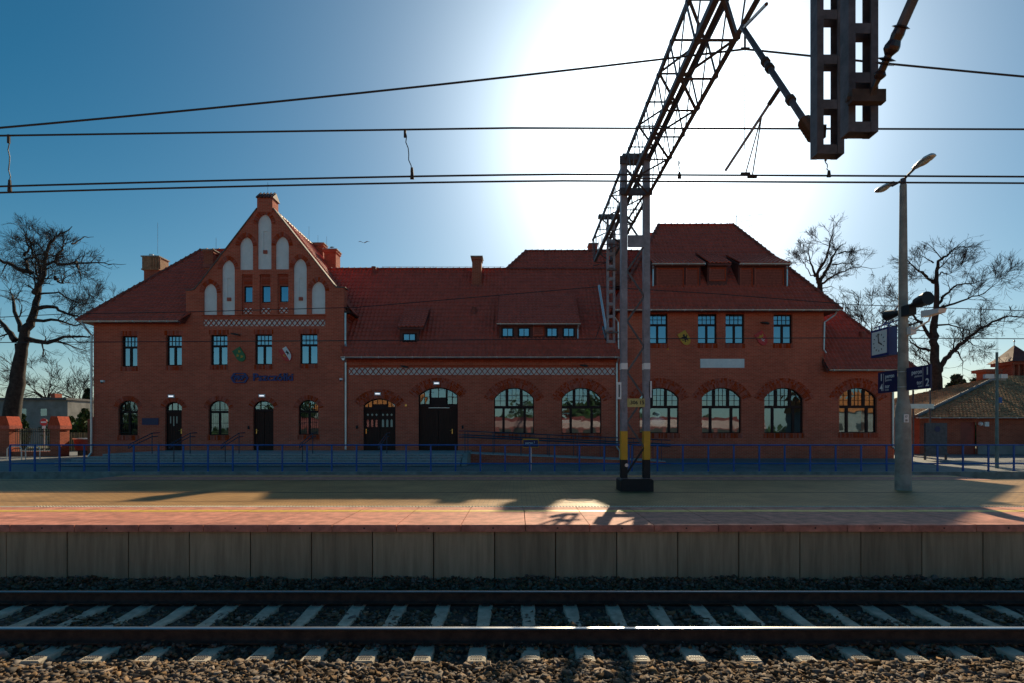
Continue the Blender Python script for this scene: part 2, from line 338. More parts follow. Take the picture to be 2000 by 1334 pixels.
rgb_ = random.Random(77); wb = []
for (hx, hy, hw_, hh, lb) in ((65, -46, 10, 5.2, 'house with bright orange roof behind the viewer, mirrored in the rightmost windows'), (-30, -52, 10, 5.5, 'house with dull orange roof behind the viewer, mirrored in the left windows')):
    t = thing('house', lb, 'house', (hx, hy, -1)); MB().box(hx-hw_, hx+hw_, hy-8, hy, -1.1, hh).build('wall', 'render', t)
    MB().prism([(hy+.5, hh-.2), (hy-4, hh+3.6), (hy-8.5, hh-.2)], hx-hw_-.5, hx+hw_+.5, 'x').build('roof', 'orangeroof', t)
    for k in range(4): MB().box(hx-hw_+1.5+k*4, hx-hw_+2.7+k*4, hy, hy+.04, 1.5, 3).build('window', 'black', t)

# ballast
def stones(name, n, xr, yr, zf, size, seed, flat=.75):
    rs = np.random.RandomState(seed)
    ico = np.array([(x, y, z) for x in (-1, 1) for y in (-1, 1) for z in (-1, 1)], float)
    fc = np.array([(0, 1, 3), (0, 3, 2), (4, 6, 7), (4, 7, 5), (0, 4, 5), (0, 5, 1), (2, 3, 7), (2, 7, 6), (0, 2, 6), (0, 6, 4), (1, 5, 7), (1, 7, 3)])
    v = ico[None]*rs.uniform(.25, 1.1, (n, 8, 3))*np.stack([rs.uniform(.8, 1.3, n), rs.uniform(.55, .95, n), rs.uniform(.3, .75, n)], 1)[:, None]
    q = rs.normal(size=(n, 4)); q /= np.linalg.norm(q, axis=1)[:, None]; w, x, y, z = q.T
    Rm = np.stack([1-2*(y*y+z*z), 2*(x*y-z*w), 2*(x*z+y*w), 2*(x*y+z*w), 1-2*(x*x+z*z), 2*(y*z-x*w), 2*(x*z-y*w), 2*(y*z+x*w), 1-2*(x*x+y*y)], 1).reshape(n, 3, 3)
    v = np.einsum('nij,nkj->nki', Rm, v); v[:, :, 2] *= flat
    sz = size*np.exp(rs.normal(0, .28, n)); v *= sz[:, None, None]
    px = rs.uniform(xr[0], xr[1], n); py = rs.uniform(yr[0], yr[1], n); pz = zf(px, py)+rs.uniform(-.022, .012, n)
    v += np.stack([px, py, pz], 1)[:, None]
    V = v.reshape(-1, 3); Fc = (fc[None]+8*np.arange(n)[:, None, None]).reshape(-1, 3)
    me = bpy.data.meshes.new(name); me.vertices.add(len(V)); me.vertices.foreach_set('co', V.ravel().astype(np.float32))
    me.loops.add(Fc.size); me.loops.foreach_set('vertex_index', Fc.ravel().astype(np.int32)); me.polygons.add(len(Fc))
    me.polygons.foreach_set('loop_start', np.arange(0, Fc.size, 3, dtype=np.int32)); me.update(calc_edges=True)
    me.materials.append(M['ballast']); o = bpy.data.objects.new(name, me); COL.objects.link(o); o['kind'] = 'stuff'
    return o
def zb1(x, y): return -.985+.015*np.sin(x*1.7+.4)+.012*np.sin(x*4.1)+.02*np.clip(6.0-y, 0, 1)
def zb2(x, y): return -1.03+.055*np.exp(-((y-6.58)/.2)**2)+.015*np.sin(x*3+y*5)
def zb3(x, y): return -1.01+np.clip((y-8.55)/.6, 0, 1)*(.145+.015*np.sin(x*2.3)+.012*np.sin(x*6.1))
b1 = stones('ballast', 15000, (-6.6, 6.6), (4.9, 6.08), zb1, .036, 1)
b1['label'] = 'sunlit grey brown ballast stones in the foreground'
stones('ballast', 21000, (-9, 9), (6.0, 8.35), zb2, .032, 2)['label'] = 'shaded ballast between the sleepers'
stones('ballast', 12000, (-9.2, 9.2), (8.25, 9.2), zb3, .031, 3)['label'] = 'dark ballast heaped against the platform wall'
mb = MB(); mb.add([(-40, 1.6, -1.1), (40, 1.6, -1.1), (40, 4.9, -1.03), (-40, 4.9, -1.03), (40, 9.1, -1.04), (-40, 9.1, -1.04)], [(0, 1, 2, 3), (3, 2, 4, 5)])
for yc in (6.61, 8.12): mb.prism([(yc-.2, -1.06), (yc-.12, -.99), (yc+.12, -.99), (yc+.2, -1.06)], -40, 40, 'x')
mb.build('trackbed', 'dirt', kind='structure')

# rails
def rail(yc, label):
    t = thing('rail', label, 'rail', (0, yc, -.965))
    z = -.960; p = [(-.075, 0), (-.075, .012), (-.02, .028), (-.0085, .045), (-.0085, .125), (-.034, .138), (-.034, .160), (.034, .160), (.034, .138), (.0085, .125), (.0085, .045), (.02, .028), (.075, .012), (.075, 0)]
    MB().prism([(yc+a, z+b) for a, b in p], -60, 60, 'x').build('rail_body', 'rust', t)
    h = [(-.034, .1601), (-.0355, .162), (-.030, .170), (-.015, .1725), (.015, .1725), (.030, .170), (.0355, .162), (.034, .1601)]
    MB().prism([(yc+a, z+b) for a, b in h], -60, 60, 'x').build('running_surface', 'railtop', t)
    return t
rail(6.61, 'nearest steel rail with a bright polished top'); rail(8.12, 'farther steel rail closest to the platform wall')
# sleepers
sl0 = thing('railway_sleeper', 'grey concrete sleeper lying in the ballast under the two rails', 'sleeper', (0, 7.36, -1.2), 'concrete sleepers under the near track')
mb = MB(); secs = [(6.09, .085, .15, -1.0), (6.11, .09, .15, -.978), (6.45, .09, .15, -.975), (6.80, .085, .15, -.978), (7.1, .075, .13, -1.0), (7.36, .07, .12, -1.005), (7.62, .075, .13, -1.0), (7.92, .085, .15, -.978), (8.3, .09, .15, -.975), (8.6, .09, .15, -.978), (8.62, .085, .15, -1.0)]
b = 0
for y, wt, wb, zt in secs: mb.v += [(-wb, y, -1.18), (-wt-.012, y, zt-.012), (-wt, y, zt), (wt, y, zt), (wt+.012, y, zt-.012), (wb, y, -1.18)]
for i in range(len(secs)-1):
    for k in range(6): mb.f.append((i*6+k, i*6+(k+1) % 6, i*6+6+(k+1) % 6, i*6+6+k))
mb.f.append((0, 1, 2, 3, 4, 5)); mb.f.append(tuple(range((len(secs)-1)*6, len(secs)*6))[::-1])
mb.build('sleeper_body', 'sleeper', sl0)
mb = MB()
for r, yy in ((0, 6.16), (1, 6.24)):
    for i in range(5): mb.box(-.062+i*.026, -.044+i*.026, yy-.012, yy+.012, -.985, -.972)
mb.box(-.075, .075, 6.195, 6.20, -.985, -.973); mb.build('stamp', 'paintdark', sl0)
for yc in (6.61, 8.12):
    for sg in (-1, 1):
        mb = MB()
        for sx in (-.035, .035): mb.tube([(sx, yc+sg*.05, -.95), (sx, yc+sg*.09, -.935), (sx, yc+sg*.13, -.955), (sx*.3, yc+sg*.12, -.965)], .009, 5)
        mb.box(-.06, .06, yc+sg*.085-.012, yc+sg*.085+.03, -.98, -.955)
        mb.build('rail_clip', 'rust', sl0)
SX = .152
for k in range(-14, 15):
    if k == 0: sl0.location.x = SX
    else: copy_tree(sl0, None, (SX+.6*k+rng.uniform(-.008, .008), 7.36+rng.uniform(-.012, .012), -1.2))

# ================================================================== STATION BUILDING
st = thing('station_building', 'long red brick railway station with stepped roofs, pointed white niche gable and arched windows', 'station', (-1.4, DW, 0))
def X(px): return wx(px, DW)
def Z(py): return wz(py, DW)
def arch_poly(x0, x1, zb, zs, rise, n=14):
    if rise <= 0: return [(x0, zb), (x1, zb), (x1, zs), (x0, zs)]
    w = x1-x0; rad = (w*w/4+rise*rise)/(2*rise); cx = (x0+x1)/2; cz = zs+rise-rad; a = math.asin(min(1, w/2/rad))
    return [(x0, zb), (x1, zb)]+[(cx+rad*math.sin(a-2*a*i/n), cz+rad*math.cos(a-2*a*i/n)) for i in range(n+1)]
def arch_fn(x0, x1, zs, rise):
    if rise <= 0: return lambda x: zs
    w = x1-x0; rad = (w*w/4+rise*rise)/(2*rise); cx = (x0+x1)/2; cz = zs+rise-rad
    return lambda x: cz+math.sqrt(max(0, rad*rad-(x-cx)**2))
def ogive(x0, x1, zb, zs, zt, n=8):
    cx = (x0+x1)/2; hw = (x1-x0)/2; h = zt-zs; k = (h*h-hw*hw)/(2*hw); r = hw+k     # arcs centred outside
    left = []; 
    for i in range(n+1):
        z = zs+h*i/n; dx = math.sqrt(max(0, r*r-(z-zs)**2))-k; left.append((dx, z))
    return [(x0, zb), (x1, zb)]+[(cx+d, z) for d, z in left]+[(cx-d, z) for d, z in left[-2::-1]]
holes_left, holes_mid, holes_right = [], [], []
winlist = []
# upper rectangular windows (photo px: x0,x1,y top,y bottom)
UP_L = [(237, 268, 656, 716), (324, 355, 655, 714), (411, 444, 654, 713), (498, 531, 653, 712), (586, 620, 652, 711)]
UP_R = [(1266, 1304, 613, 671), (1363, 1400, 613, 671), (1417, 1454, 613, 671), (1511, 1548, 614, 671)]
for a in UP_L: holes_left.append(arch_poly(X(a[0]), X(a[1]), Z(a[3]), Z(a[2]), 0)); winlist.append(('u', a))
for a in UP_R: holes_right.append(arch_poly(X(a[0]), X(a[1]), Z(a[3]), Z(a[2]), 0)); winlist.append(('u', a))
# arched ground windows: x0,x1,y apex,y spring,y bottom
AR_L = [(231, 269, 782, 795, 850), (407, 446, 782, 795, 850), (583, 622, 781, 794, 849)]
AR_M = [(965, 1043, 757, 778, 847), (1097, 1175, 757, 778, 847)]
AR_R = [(1249, 1326, 757, 777, 846), (1371, 1448, 757, 777, 846), (1493, 1569, 757, 778, 846), (1639, 1713, 757, 777, 845)]
DO_L = [(322, 355, 785, 795, 880), (494, 534, 782, 794, 880)]
DO_M = [(709, 772, 778, 791, 880), (817, 894, 756, 772, 880)]
for lst, hl in ((AR_L, holes_left), (AR_M, holes_mid), (AR_R, holes_right), (DO_L, holes_left), (DO_M, holes_mid)):
    for a in lst: hl.append(arch_poly(X(a[0]), X(a[1]), Z(a[4]), Z(a[3]), Z(a[2])-Z(a[3])))
# gable niches: x0,x1,y apex,y spring,y bottom
NI = [(397.5, 423.5, 553, 572, 615), (433, 458.5, 507, 526, 615), (468, 494, 462, 481, 527), (503, 530, 417.5, 437, 526), (538, 564, 461, 480, 526), (573, 599, 504, 524, 614), (608, 635, 549, 568, 613)]
niche_polys = [ogive(X(a[0]), X(a[1]), Z(a[4]), Z(a[3]), Z(a[2])) for a in NI]
GW = [(472, 493, 536, 614), (507, 528, 536, 614), (542, 563, 535, 613)]      # tall recesses with small windows
rec_polys = [arch_poly(X(a[0]), X(a[1]), Z(a[3]), Z(a[2]), 0) for a in GW]
holes_left += niche_polys+rec_polys
# frieze recesses
FR = [(397, 635, 624, 637), (680, 1203, 718, 732)]
holes_left.append(arch_poly(X(397), X(635), Z(637), Z(624), 0)); holes_mid.append(arch_poly(X(680), X(1203), Z(732), Z(718), 0))
RV = .17
# left wall incl. gable outline
Lp = [(183, 897), (672, 897), (672, 562), (657, 561), (651, 556), (533, 407), (533, 385), (503, 385), (503, 407), (391, 553), (382, 564), (374, 568), (363, 568), (363, 627), (183, 627)]
xs = lambda pl: [(X(a), max(-.02, Z(b)) if b < 890 else -.02) for a, b in pl]
wl = MB(); wl.flat(xs(Lp), holes_left, DW, hb=RV)
wall_l = wl.build('wall', 'brick', st, label='left front wall with the tall pointed gable')
wm = MB(); wm.flat(xs([(672, 897), (1208, 897), (1208, 690), (672, 690)]), holes_mid, DW+.05, hb=RV)
wall_m = wm.build('wall', 'brick', st, label='low middle wall under the long roof')
wr = MB(); wr.flat(xs([(1208, 897), (1746, 897), (1746, 716), (1609, 716), (1609, 600), (1208, 600)]), holes_right, DW, hb=RV)
wall_r = wr.build('wall', 'brick', st, label='tall right front wall with lower end bay')
# side and back walls, kept closed
mb = MB()
XL0, XL1, XG0, XM1, XR1, XR2 = X(183), X(672), X(363), X(1208), X(1609), X(1746)
mb.add([(XL0, DW, -.02), (XL0, 41, -.02), (XL0, 41, Z(627)), (XL0, DW, Z(627))], [(0, 1, 2, 3)])
mb.add([(XR2, DW, -.02), (XR2, 41, -.02), (XR2, 41, Z(716)), (XR2, DW, Z(716))], [(0, 1, 2, 3)])
mb.add([(XR1, DW, Z(716)), (XR1, 41, Z(716)), (XR1, 41, Z(600)), (XR1, DW, Z(600))], [(0, 1, 2, 3)])
mb.add([(XM1, DW, -.02), (XM1, 41, -.02), (XM1, 41, Z(600)), (XM1, DW, Z(600))], [(0, 1, 2, 3)])
mb.add([(XL1, DW, -.02), (XL1, 41, -.02), (XL1, 41, 8.25), (XL1, DW, 8.25)], [(0, 1, 2, 3)])
mb.add([(XL1, DW, Z(600)), (XL1, DW+.55, 8.1), (XL1, DW+.55, Z(562)), (XL1, DW, Z(562))], [(0, 1, 2, 3)])
mb.add([(XL0, 41, -.02), (XR2, 41, -.02), (XR2, 41, Z(716)), (XL0, 41, Z(716))], [(0, 1, 2, 3)])
mb.add([(XL0, 41, Z(716)), (XL1, 41, Z(716)), (XL1, 41, Z(627)), (XL0, 41, Z(627))], [(0, 1, 2, 3)])
mb.build('wall', 'brick', st, label='side and rear walls')
# gable thickness (parapet) behind the gable sheet, and its coping
gp = [(657, 561), (651, 556), (533, 407), (533, 385), (503, 385), (503, 407), (391, 553), (382, 564), (374, 568), (363, 568)]
cop = MB()
for i in range(len(gp)-1):
    (a, b), (c, d) = gp[i], gp[i+1]
    if (a, c) in ((533, 533), (533, 503), (503, 503)): continue
    p = (X(a), Z(b)); q = (X(c), Z(d)); dx, dz = q[0]-p[0], q[1]-p[1]; ln = math.hypot(dx, dz); nx, nz = dz/ln*.05, -dx/ln*.05
    nx, nz = (-nx, -nz) if nz < 0 else (nx, nz)
    cop.prism([p, q, (q[0]+nx, q[1]+nz), (p[0]+nx, p[1]+nz)], DW-.05, DW+.6)
cop.box(X(655), X(673)+.05, DW-.05, DW+.6, Z(562), Z(562)+.05)
cop.build('gable_coping', 'coping', st)
mb = MB(); mb.box(X(503), X(533), DW-.06, DW+.7, Z(415), Z(387)); mb.build('gable_pillar', 'brick', st)
pr = MB(); z0 = Z(387); x0, x1 = X(501), X(535)
pr.add([(x0, DW-.14, z0), (x1, DW-.14, z0), (x1, DW+.8, z0), (x0, DW+.8, z0), (x0, DW+.33, z0+.38), (x1, DW+.33, z0+.38)], [(0, 1, 5, 4), (2, 3, 4, 5), (0, 4, 3), (1, 2, 5), (0, 3, 2, 1)])
for i in range(5): pr.tube([(x0+.09+i*(x1-x0-.18)/4, DW-.16, z0-.01), (x0+.09+i*(x1-x0-.18)/4, DW+.34, z0+.40)], .055, 6)
pr.build('pillar_cap', 'brickdark', st)
# niches backing
for i, p in enumerate(niche_polys):
    a = NI[i]; mb = MB(); xc = (X(a[0])+X(a[1]))/2
    hs_ = []
    if i in (1, 3, 5): hs_ = [[(xc-.09, Z(a[4])+(.95 if i != 3 else 1.05)), (xc+.12, Z(a[4])+(.95 if i != 3 else 1.05)), (xc+.12, Z(a[4])+2.0+(.1 if i == 3 else 0)), (xc-.09, Z(a[4])+2.0+(.1 if i == 3 else 0))]]
    mb.flat(p, hs_, DW+.10, hb=.05); o = mb.build('niche_plaster', 'plaster', st)
    if hs_:
        h = hs_[0]; MB().box(h[0][0], h[1][0], DW+.145, DW+.17, h[0][1], h[2][1]).build('niche_slot', 'plaster', o)
        MB().box(h[0][0], h[1][0], DW+.03, DW+.16, h[0][1]-.18, h[0][1]).build('niche_brick', 'brickplain', o)
# recesses with small gable windows
gwins = [(475, 492, 558, 590), (510, 527, 557, 590), (545, 562, 557, 589)]
for a, w in zip(GW, gwins):
    hole = arch_poly(X(w[0]), X(w[1]), Z(w[3]), Z(w[2]), 0)
    MB().flat(arch_poly(X(a[0])-.02, X(a[1])+.02, Z(a[3])-.02, Z(a[2])+.02, 0), [hole], DW+.12, hb=.1).build('recess_wall', 'brick', st)
    fr = MB(); x0, x1, z0, z1 = X(w[0]), X(w[1]), Z(w[3]), Z(w[2]); y = DW+.17
    fr.box(x0, x0+.05, y, y+.06, z0, z1); fr.box(x1-.04, x1, y, y+.06, z0, z1); fr.box(x0+.05, x1-.04, y, y+.06, z0, z0+.05); fr.box(x0+.05, x1-.04, y, y+.06, z1-.05, z1)
    o = fr.build('window', 'frame', st); MB().add([(x0+.04, y+.03, z0+.04), (x1-.04, y+.03, z0+.04), (x1-.04, y+.03, z1-.04), (x0+.04, y+.03, z1-.04)], [(0, 1, 2, 3)]).build('pane', 'glassup', o)
    lv = MB()
    for k in range(9): lv.box(x0, x1, DW+.085, DW+.12, Z(w[2])+.05+k*.06, Z(w[2])+.09+k*.06)
    lv.build('shutter_slats', 'brickplain', st, kind='stuff')
    # little lattice under it
    lx0, lx1, lz0, lz1 = x0-.02, x1+.02, Z(a[3])+.06, Z(a[3])+.36
    MB().box(lx0, lx1, DW+.10, DW+.125, lz0, lz1).build('lattice_backing', 'plaster', st)
    lb = MB(); m2 = (lx1-lx0)/2
    for k in range(2):
        c0 = lx0+k*m2; lb.bar((c0, DW+.085, lz0), (c0+m2, DW+.085, lz1), .05, .05); lb.bar((c0, DW+.083, lz1), (c0+m2, DW+.083, lz0), .05, .05)
    lb.build('lattice_bricks', 'brickplain', st, kind='stuff')
# lattice friezes
for (px0, px1, py0, py1), cnt in zip(FR, (27, 55)):
    x0, x1, z0, z1 = X(px0), X(px1), Z(py1), Z(py0); y = DW+(.05 if px0 > 600 else 0)
    MB().box(x0-.02, x1+.02, y+.05, y+.08, z0-.02, z1+.02).build('frieze_backing', 'plaster', st)
    lb = MB(); cnt = int(cnt/1.12); m2 = (x1-x0)/cnt
    for k in range(cnt):
        c0 = x0+k*m2; lb.bar((c0, y+.02, z0), (c0+m2, y+.02, z1), .034, .05, up=(0, 1, 0)); lb.bar((c0, y+.018, z1), (c0+m2, y+.018, z0), .034, .05, up=(0, 1, 0))
    lb.build('frieze_bricks', 'brickplain', st, kind='stuff')
# corbel and string courses
mb = MB()
for px0, px1, py, h, pr_ in ((397, 636, 621, .05, .03), (395, 637, 616.5, .05, .05), (677, 1208, 714.5, .045, .02), (677, 1208, 705, .10, .03), (677, 1208, 701, .10, .07), (1208, 1609, 608, .10, .06)):
    y = DW+(.05 if 670 < px0 < 1000 else 0); mb.box(X(px0), X(px1), y-pr_, y+.02, Z(py)-h/2, Z(py)+h/2)
mb.build('string_course', 'brickplain', st)

# voussoir arches and flat lintels / sills: brick rings
def voussoirs(mb, x0, x1, zs, rise, ring, y, pr_=.012):
    w = x1-x0; rad = (w*w/4+rise*rise)/(2*rise); cx = (x0+x1)/2; cz = zs+rise-rad; a = math.asin(min(1, w/2/rad))*1.16
    for r0, r1 in ring:
        n = max(8, int(2*a*(rad+r0)/.077))
        for i in range(n):
            t0 = -a+2*a*(i+.07)/n; t1 = -a+2*a*(i+.93)/n
            pts = [(cx+(rad+rr)*math.sin(t), cz+(rad+rr)*math.cos(t)) for rr, t in ((r0, t0), (r1, t0), (r1, t1), (r0, t1))]
            mb.prism(pts, y-pr_, y+.01)
def soldier(mb, x0, x1, z0, z1, y, pr_=.012):
    n = int((x1-x0)/.077)
    for i in range(n): mb.box(x0+(i+.07)*(x1-x0)/n, x0+(i+.93)*(x1-x0)/n, y-pr_, y+.01, z0, z1)
vb = {0: MB(), 1: MB(), 2: MB()}
for i, lst in enumerate((AR_L+DO_L, AR_M+DO_M, AR_R)):
    for a in lst:
        y = DW+(.05 if i == 1 else 0); big = a[1]-a[0] > 60
        ring = [(.01, .25), (.262, .38), (.392, .51)] if big else [(.01, .25)]
        voussoirs(vb[i], X(a[0]), X(a[1]), Z(a[3]), Z(a[2])-Z(a[3]), ring, y)
        if a in AR_L+AR_M+AR_R: soldier(vb[i], X(a[0])-.05, X(a[1])+.05, Z(a[4])-.27, Z(a[4])-.01, y, .03)
for i, lst in ((0, UP_L), (2, UP_R)):
    for a in lst:
        soldier(vb[i], X(a[0])-.08, X(a[1])+.08, Z(a[2])+.01, Z(a[2])+(.26 if i == 0 else .11), DW)
        soldier(vb[i], X(a[0])-.03, X(a[1])+.03, Z(a[3])-.25, Z(a[3])-.01, DW, .03)
# pointed arch rings over the niches
for a in NI:
    p = ogive(X(a[0]), X(a[1]), Z(a[3])-.01, Z(a[3]), Z(a[2]))[2:]
    q = ogive(X(a[0])-.22, X(a[1])+.22, Z(a[3])-.01, Z(a[3]), Z(a[2])+.24)[2:]
    for k in range(len(p)-1):
        for s in range(2):
            lerp = lambda A, B, t: (A[0]+(B[0]-A[0])*t, A[1]+(B[1]-A[1])*t)
            t0, t1 = s/2+.04, s/2+.46; vb[0].prism([lerp(p[k], p[k+1], t0), lerp(p[k], p[k+1], t1), lerp(q[k], q[k+1], t1), lerp(q[k], q[k+1], t0)], DW-.02, DW+.01)
vb[0].build('arch_bricks', 'brickplain', wall_l, kind='stuff'); vb[1].build('arch_bricks', 'brickplain', wall_m, kind='stuff'); vb[2].build('arch_bricks', 'brickplain', wall_r, kind='stuff')

# windows
def hbar(fr, x0, x1, z, w, y, d=.05): fr.box(x0, x1, y, y+d, z-w/2, z+w/2)
def pane_poly(x0, x1, z0, z1, fn, n=5):
    top = [(x1+(x0-x1)*i/n, min(z1, fn(x1+(x0-x1)*i/n))) for i in range(n+1)]
    if min(t[1] for t in top) == z1: top = [(x1, z1), (x0, z1)]
    return [(x0, z0), (x1, z0)]+[t for t in top if t[1] > z0+.005]
def add_pane(parent, x0, x1, z0, z1, fn, y, m='glass'):
    p = pane_poly(x0, x1, z0, z1, fn)
    if len(p) < 4: return
    MB().add([(a, y+rng.uniform(-.001, .001), b) for a, b in p], [tuple(range(len(p)))]).build('pane', m, parent)
def post(fr, x, w, z0, fn, y, d=.06, z1=None):
    zt = min(fn(x-w/2), fn(x+w/2)) if z1 is None else z1; fr.box(x-w/2, x+w/2, y, y+d, z0, zt)
def arch_frame(fr, x0, x1, zs, rise, w, y, d=.07, n=16):
    o = arch_poly(x0, x1, zs, zs, rise, n)[2:]; i = arch_poly(x0+w, x1-w, zs, zs, rise*(x1-x0-2*w)/(x1-x0), n)[2:]
    fn = arch_fn(x0, x1, zs, rise)
    for k in range(n): fr.prism([o[k], o[k+1], (i[k+1][0], min(i[k+1][1], fn(i[k+1][0])-w)), (i[k][0], min(i[k][1], fn(i[k][0])-w))], y, y+d)
def upper_window(a):
    x0, x1, z0, z1 = X(a[0]), X(a[1]), Z(a[3]), Z(a[2]); y = DW+RV-.03; fr = MB(); f = .06; fn = lambda x: z1
    zt = z0+(z1-z0)*.635
    fr.box(x0, x0+f, y, y+.07, z0, z1); fr.box(x1-f, x1, y, y+.07, z0, z1); fr.box(x0+f, x1-f, y, y+.07, z0, z0+f); fr.box(x0+f, x1-f, y, y+.07, z1-f, z1)
    fr.box(x0+f, x1-f, y-.02, y+.068, zt-.055, zt+.055); xc = (x0+x1)/2; fr.box(xc-.055, xc+.055, y-.015, y+.066, z0+f, zt-.055)
    zm = (zt+.055+z1-f)/2; hbar(fr, x0+f, x1-f, zm, .025, y+.015, .03)
    for k in (1, 2, 3): xx = x0+f+(x1-x0-2*f)*k/4; fr.box(xx-.014, xx+.014, y+.01, y+.05, zt+.055, z1-f)
    o = fr.build('window', 'frame', st)
    for (u0, u1) in ((x0+f, xc-.055), (xc+.055, x1-f)): add_pane(o, u0, u1, z0+f, zt-.055, fn, y+.035, 'glassup')
    for k in range(4):
        u0 = x0+f+(x1-x0-2*f)*k/4; u1 = u0+(x1-x0-2*f)/4
        add_pane(o, u0+.01, u1-.01, zt+.055, zm-.01, fn, y+.035, 'glassup'); add_pane(o, u0+.01, u1-.01, zm+.01, z1-f, fn, y+.035, 'glassup')
    return o
for a in UP_L+UP_R: upper_window(a)
def big_window(a, yw):
    x0, x1, z0, zs, z1 = X(a[0]), X(a[1]), Z(a[4]), Z(a[3]), Z(a[2]); y = yw+RV-.03; rise = z1-zs; fn = arch_fn(x0, x1, zs, rise); fr = MB(); f = .045
    fn2 = lambda x: fn(x)-f
    fr.box(x0, x0+f, y, y+.08, z0, zs); fr.box(x1-f, x1, y, y+.08, z0, zs); fr.box(x0+f, x1-f, y, y+.08, z0, z0+f)
    arch_frame(fr, x0, x1, zs, rise, f, y)
    zt = z0+(z1-z0)*.575; fr.box(x0+f, x1-f, y-.03, y+.078, zt-.07, zt+.07); w = x1-x0
    l1, l2 = x0+w*.235, x1-w*.235                     # lower mullions
    for x in (l1, l2): fr.box(x-.065, x+.065, y-.02, y+.076, z0+f, zt-.07)
    u1, u2 = x0+w*.32, x1-w*.32                     # upper mullions
    for x in (u1, u2): post(fr, x, .15, zt+.07, fn2, y-.02, .096)
    zc = zt+.07
    secs_ = [(x0+f, u1-.075, 2), (u1+.075, u2-.075, 3), (u2+.075, x1-f, 2)]
    zr = [zc, zc+.28, zc+.56, zc+.95]
    for s0, s1, n in secs_:
        for k in range(1, n): xx = s0+(s1-s0)*k/n; post(fr, xx, .022, zc, fn2, y+.01, .04)
        for z in zr[1:3]:
            a0, a1 = s0, s1
            if fn2(s0) < z: 
                while a0 < s1 and fn2(a0) < z: a0 += .02
            if fn2(s1) < z:
                while a1 > s0 and fn2(a1) < z: a1 -= .02
            if a1-a0 > .05: hbar(fr, a0, a1, z, .022, y+.012, .036)
    o = fr.build('window', 'frame', st)
    for p0, p1 in ((x0+f, l1-.065), (l1+.065, l2-.065), (l2+.065, x1-f)): add_pane(o, p0, p1, z0+f, zt-.07, fn2, y+.04)
    for s0, s1, n in secs_:
        for k in range(n):
            for j in range(3): add_pane(o, s0+(s1-s0)*k/n+.008, s0+(s1-s0)*(k+1)/n-.008, zr[j]+.008, zr[j+1]-.008 if j < 2 else z1, fn2, y+.035)
    return o
for a in AR_M: big_window(a, DW+.05)
for a in AR_R: big_window(a, DW)
def small_arch_window(a):
    x0, x1, z0, zs, z1 = X(a[0]), X(a[1]), Z(a[4]), Z(a[3]), Z(a[2]); y = DW+RV-.03; rise = z1-zs; fn = arch_fn(x0, x1, zs, rise); fr = MB(); f = .05; fn2 = lambda x: fn(x)-f
    fr.box(x0, x0+f, y, y+.08, z0, zs); fr.box(x1-f, x1, y, y+.08, z0, zs); fr.box(x0+f, x1-f, y, y+.08, z0, z0+f); arch_frame(fr, x0, x1, zs, rise, f, y)
    zt = z0+(z1-z0)*.67; fr.box(x0+f, x1-f, y-.03, y+.078, zt-.06, zt+.06); xc = (x0+x1)/2; fr.box(xc-.05, xc+.05, y-.02, y+.076, z0+f, zt-.06)
    for k in range(1, 4): post(fr, x0+(x1-x0)*k/4, .025, zt+.06, fn2, y+.01, .04)
    o = fr.build('window', 'frame', st)
    gr = MB()                                        # security bars
    for k in range(1, 10): xx = x0+(x1-x0)*k/10; gr.tube([(xx, y-.08, z0+.03), (xx, y-.08, fn(xx)-.05)], .008, 5)
    for z in (z0+.15, z0+.65, zt+.12): gr.box(x0, x1, y-.09, y-.07, z-.01, z+.01)
    gr.build('window_bars', 'black', o)
    for p0, p1 in ((x0+f, xc-.05), (xc+.05, x1-f)): add_pane(o, p0, p1, z0+f, zt-.06, fn2, y+.04)
    for k in range(4): add_pane(o, x0+(x1-x0)*k/4+.01, x0+(x1-x0)*(k+1)/4-.01, zt+.06, z1, fn2, y+.035)
for a in AR_L: small_arch_window(a)
# doors
def door_base(a, yw, zt_px, f=.06):
    x0, x1, z0, zs, z1 = X(a[0]), X(a[1]), Z(a[4]), Z(a[3]), Z(a[2]); y = yw+RV-.03; rise = z1-zs; fn = arch_fn(x0, x1, zs, rise); fr = MB()
    zt = Z(zt_px); fr.box(x0, x0+f, y, y+.09, z0, zs); fr.box(x1-f, x1, y, y+.09, z0, zs); arch_frame(fr, x0, x1, zs, rise, f, y, .09)
    fr.box(x0+f, x1-f, y-.04, y+.088, zt-.08, zt+.06)
    return x0, x1, z0, zs, z1, y, fn, zt, fr
def planks(x0, x1, z0, z1, y, n):
    mb = MB(); w = (x1-x0)/n
    for i in range(n): mb.box(x0+i*w+.006, x0+(i+1)*w-.006, y, y+.03, z0, z1)
    mb.box(x0, x1, y+.012, y+.04, z0, z1); return mb
def handle(o, x, z, y, s=1):
    mb = MB(); mb.box(x-.025, x+.025, y-.012, y, z-.14, z+.12); mb.tube([(x, y-.05, z+.03), (x-s*.13, y-.05, z+.03)], .013, 6); mb.tube([(x, y, z+.03), (x, y-.05, z+.03)], .013, 6); mb.build('handle', 'brass', o)
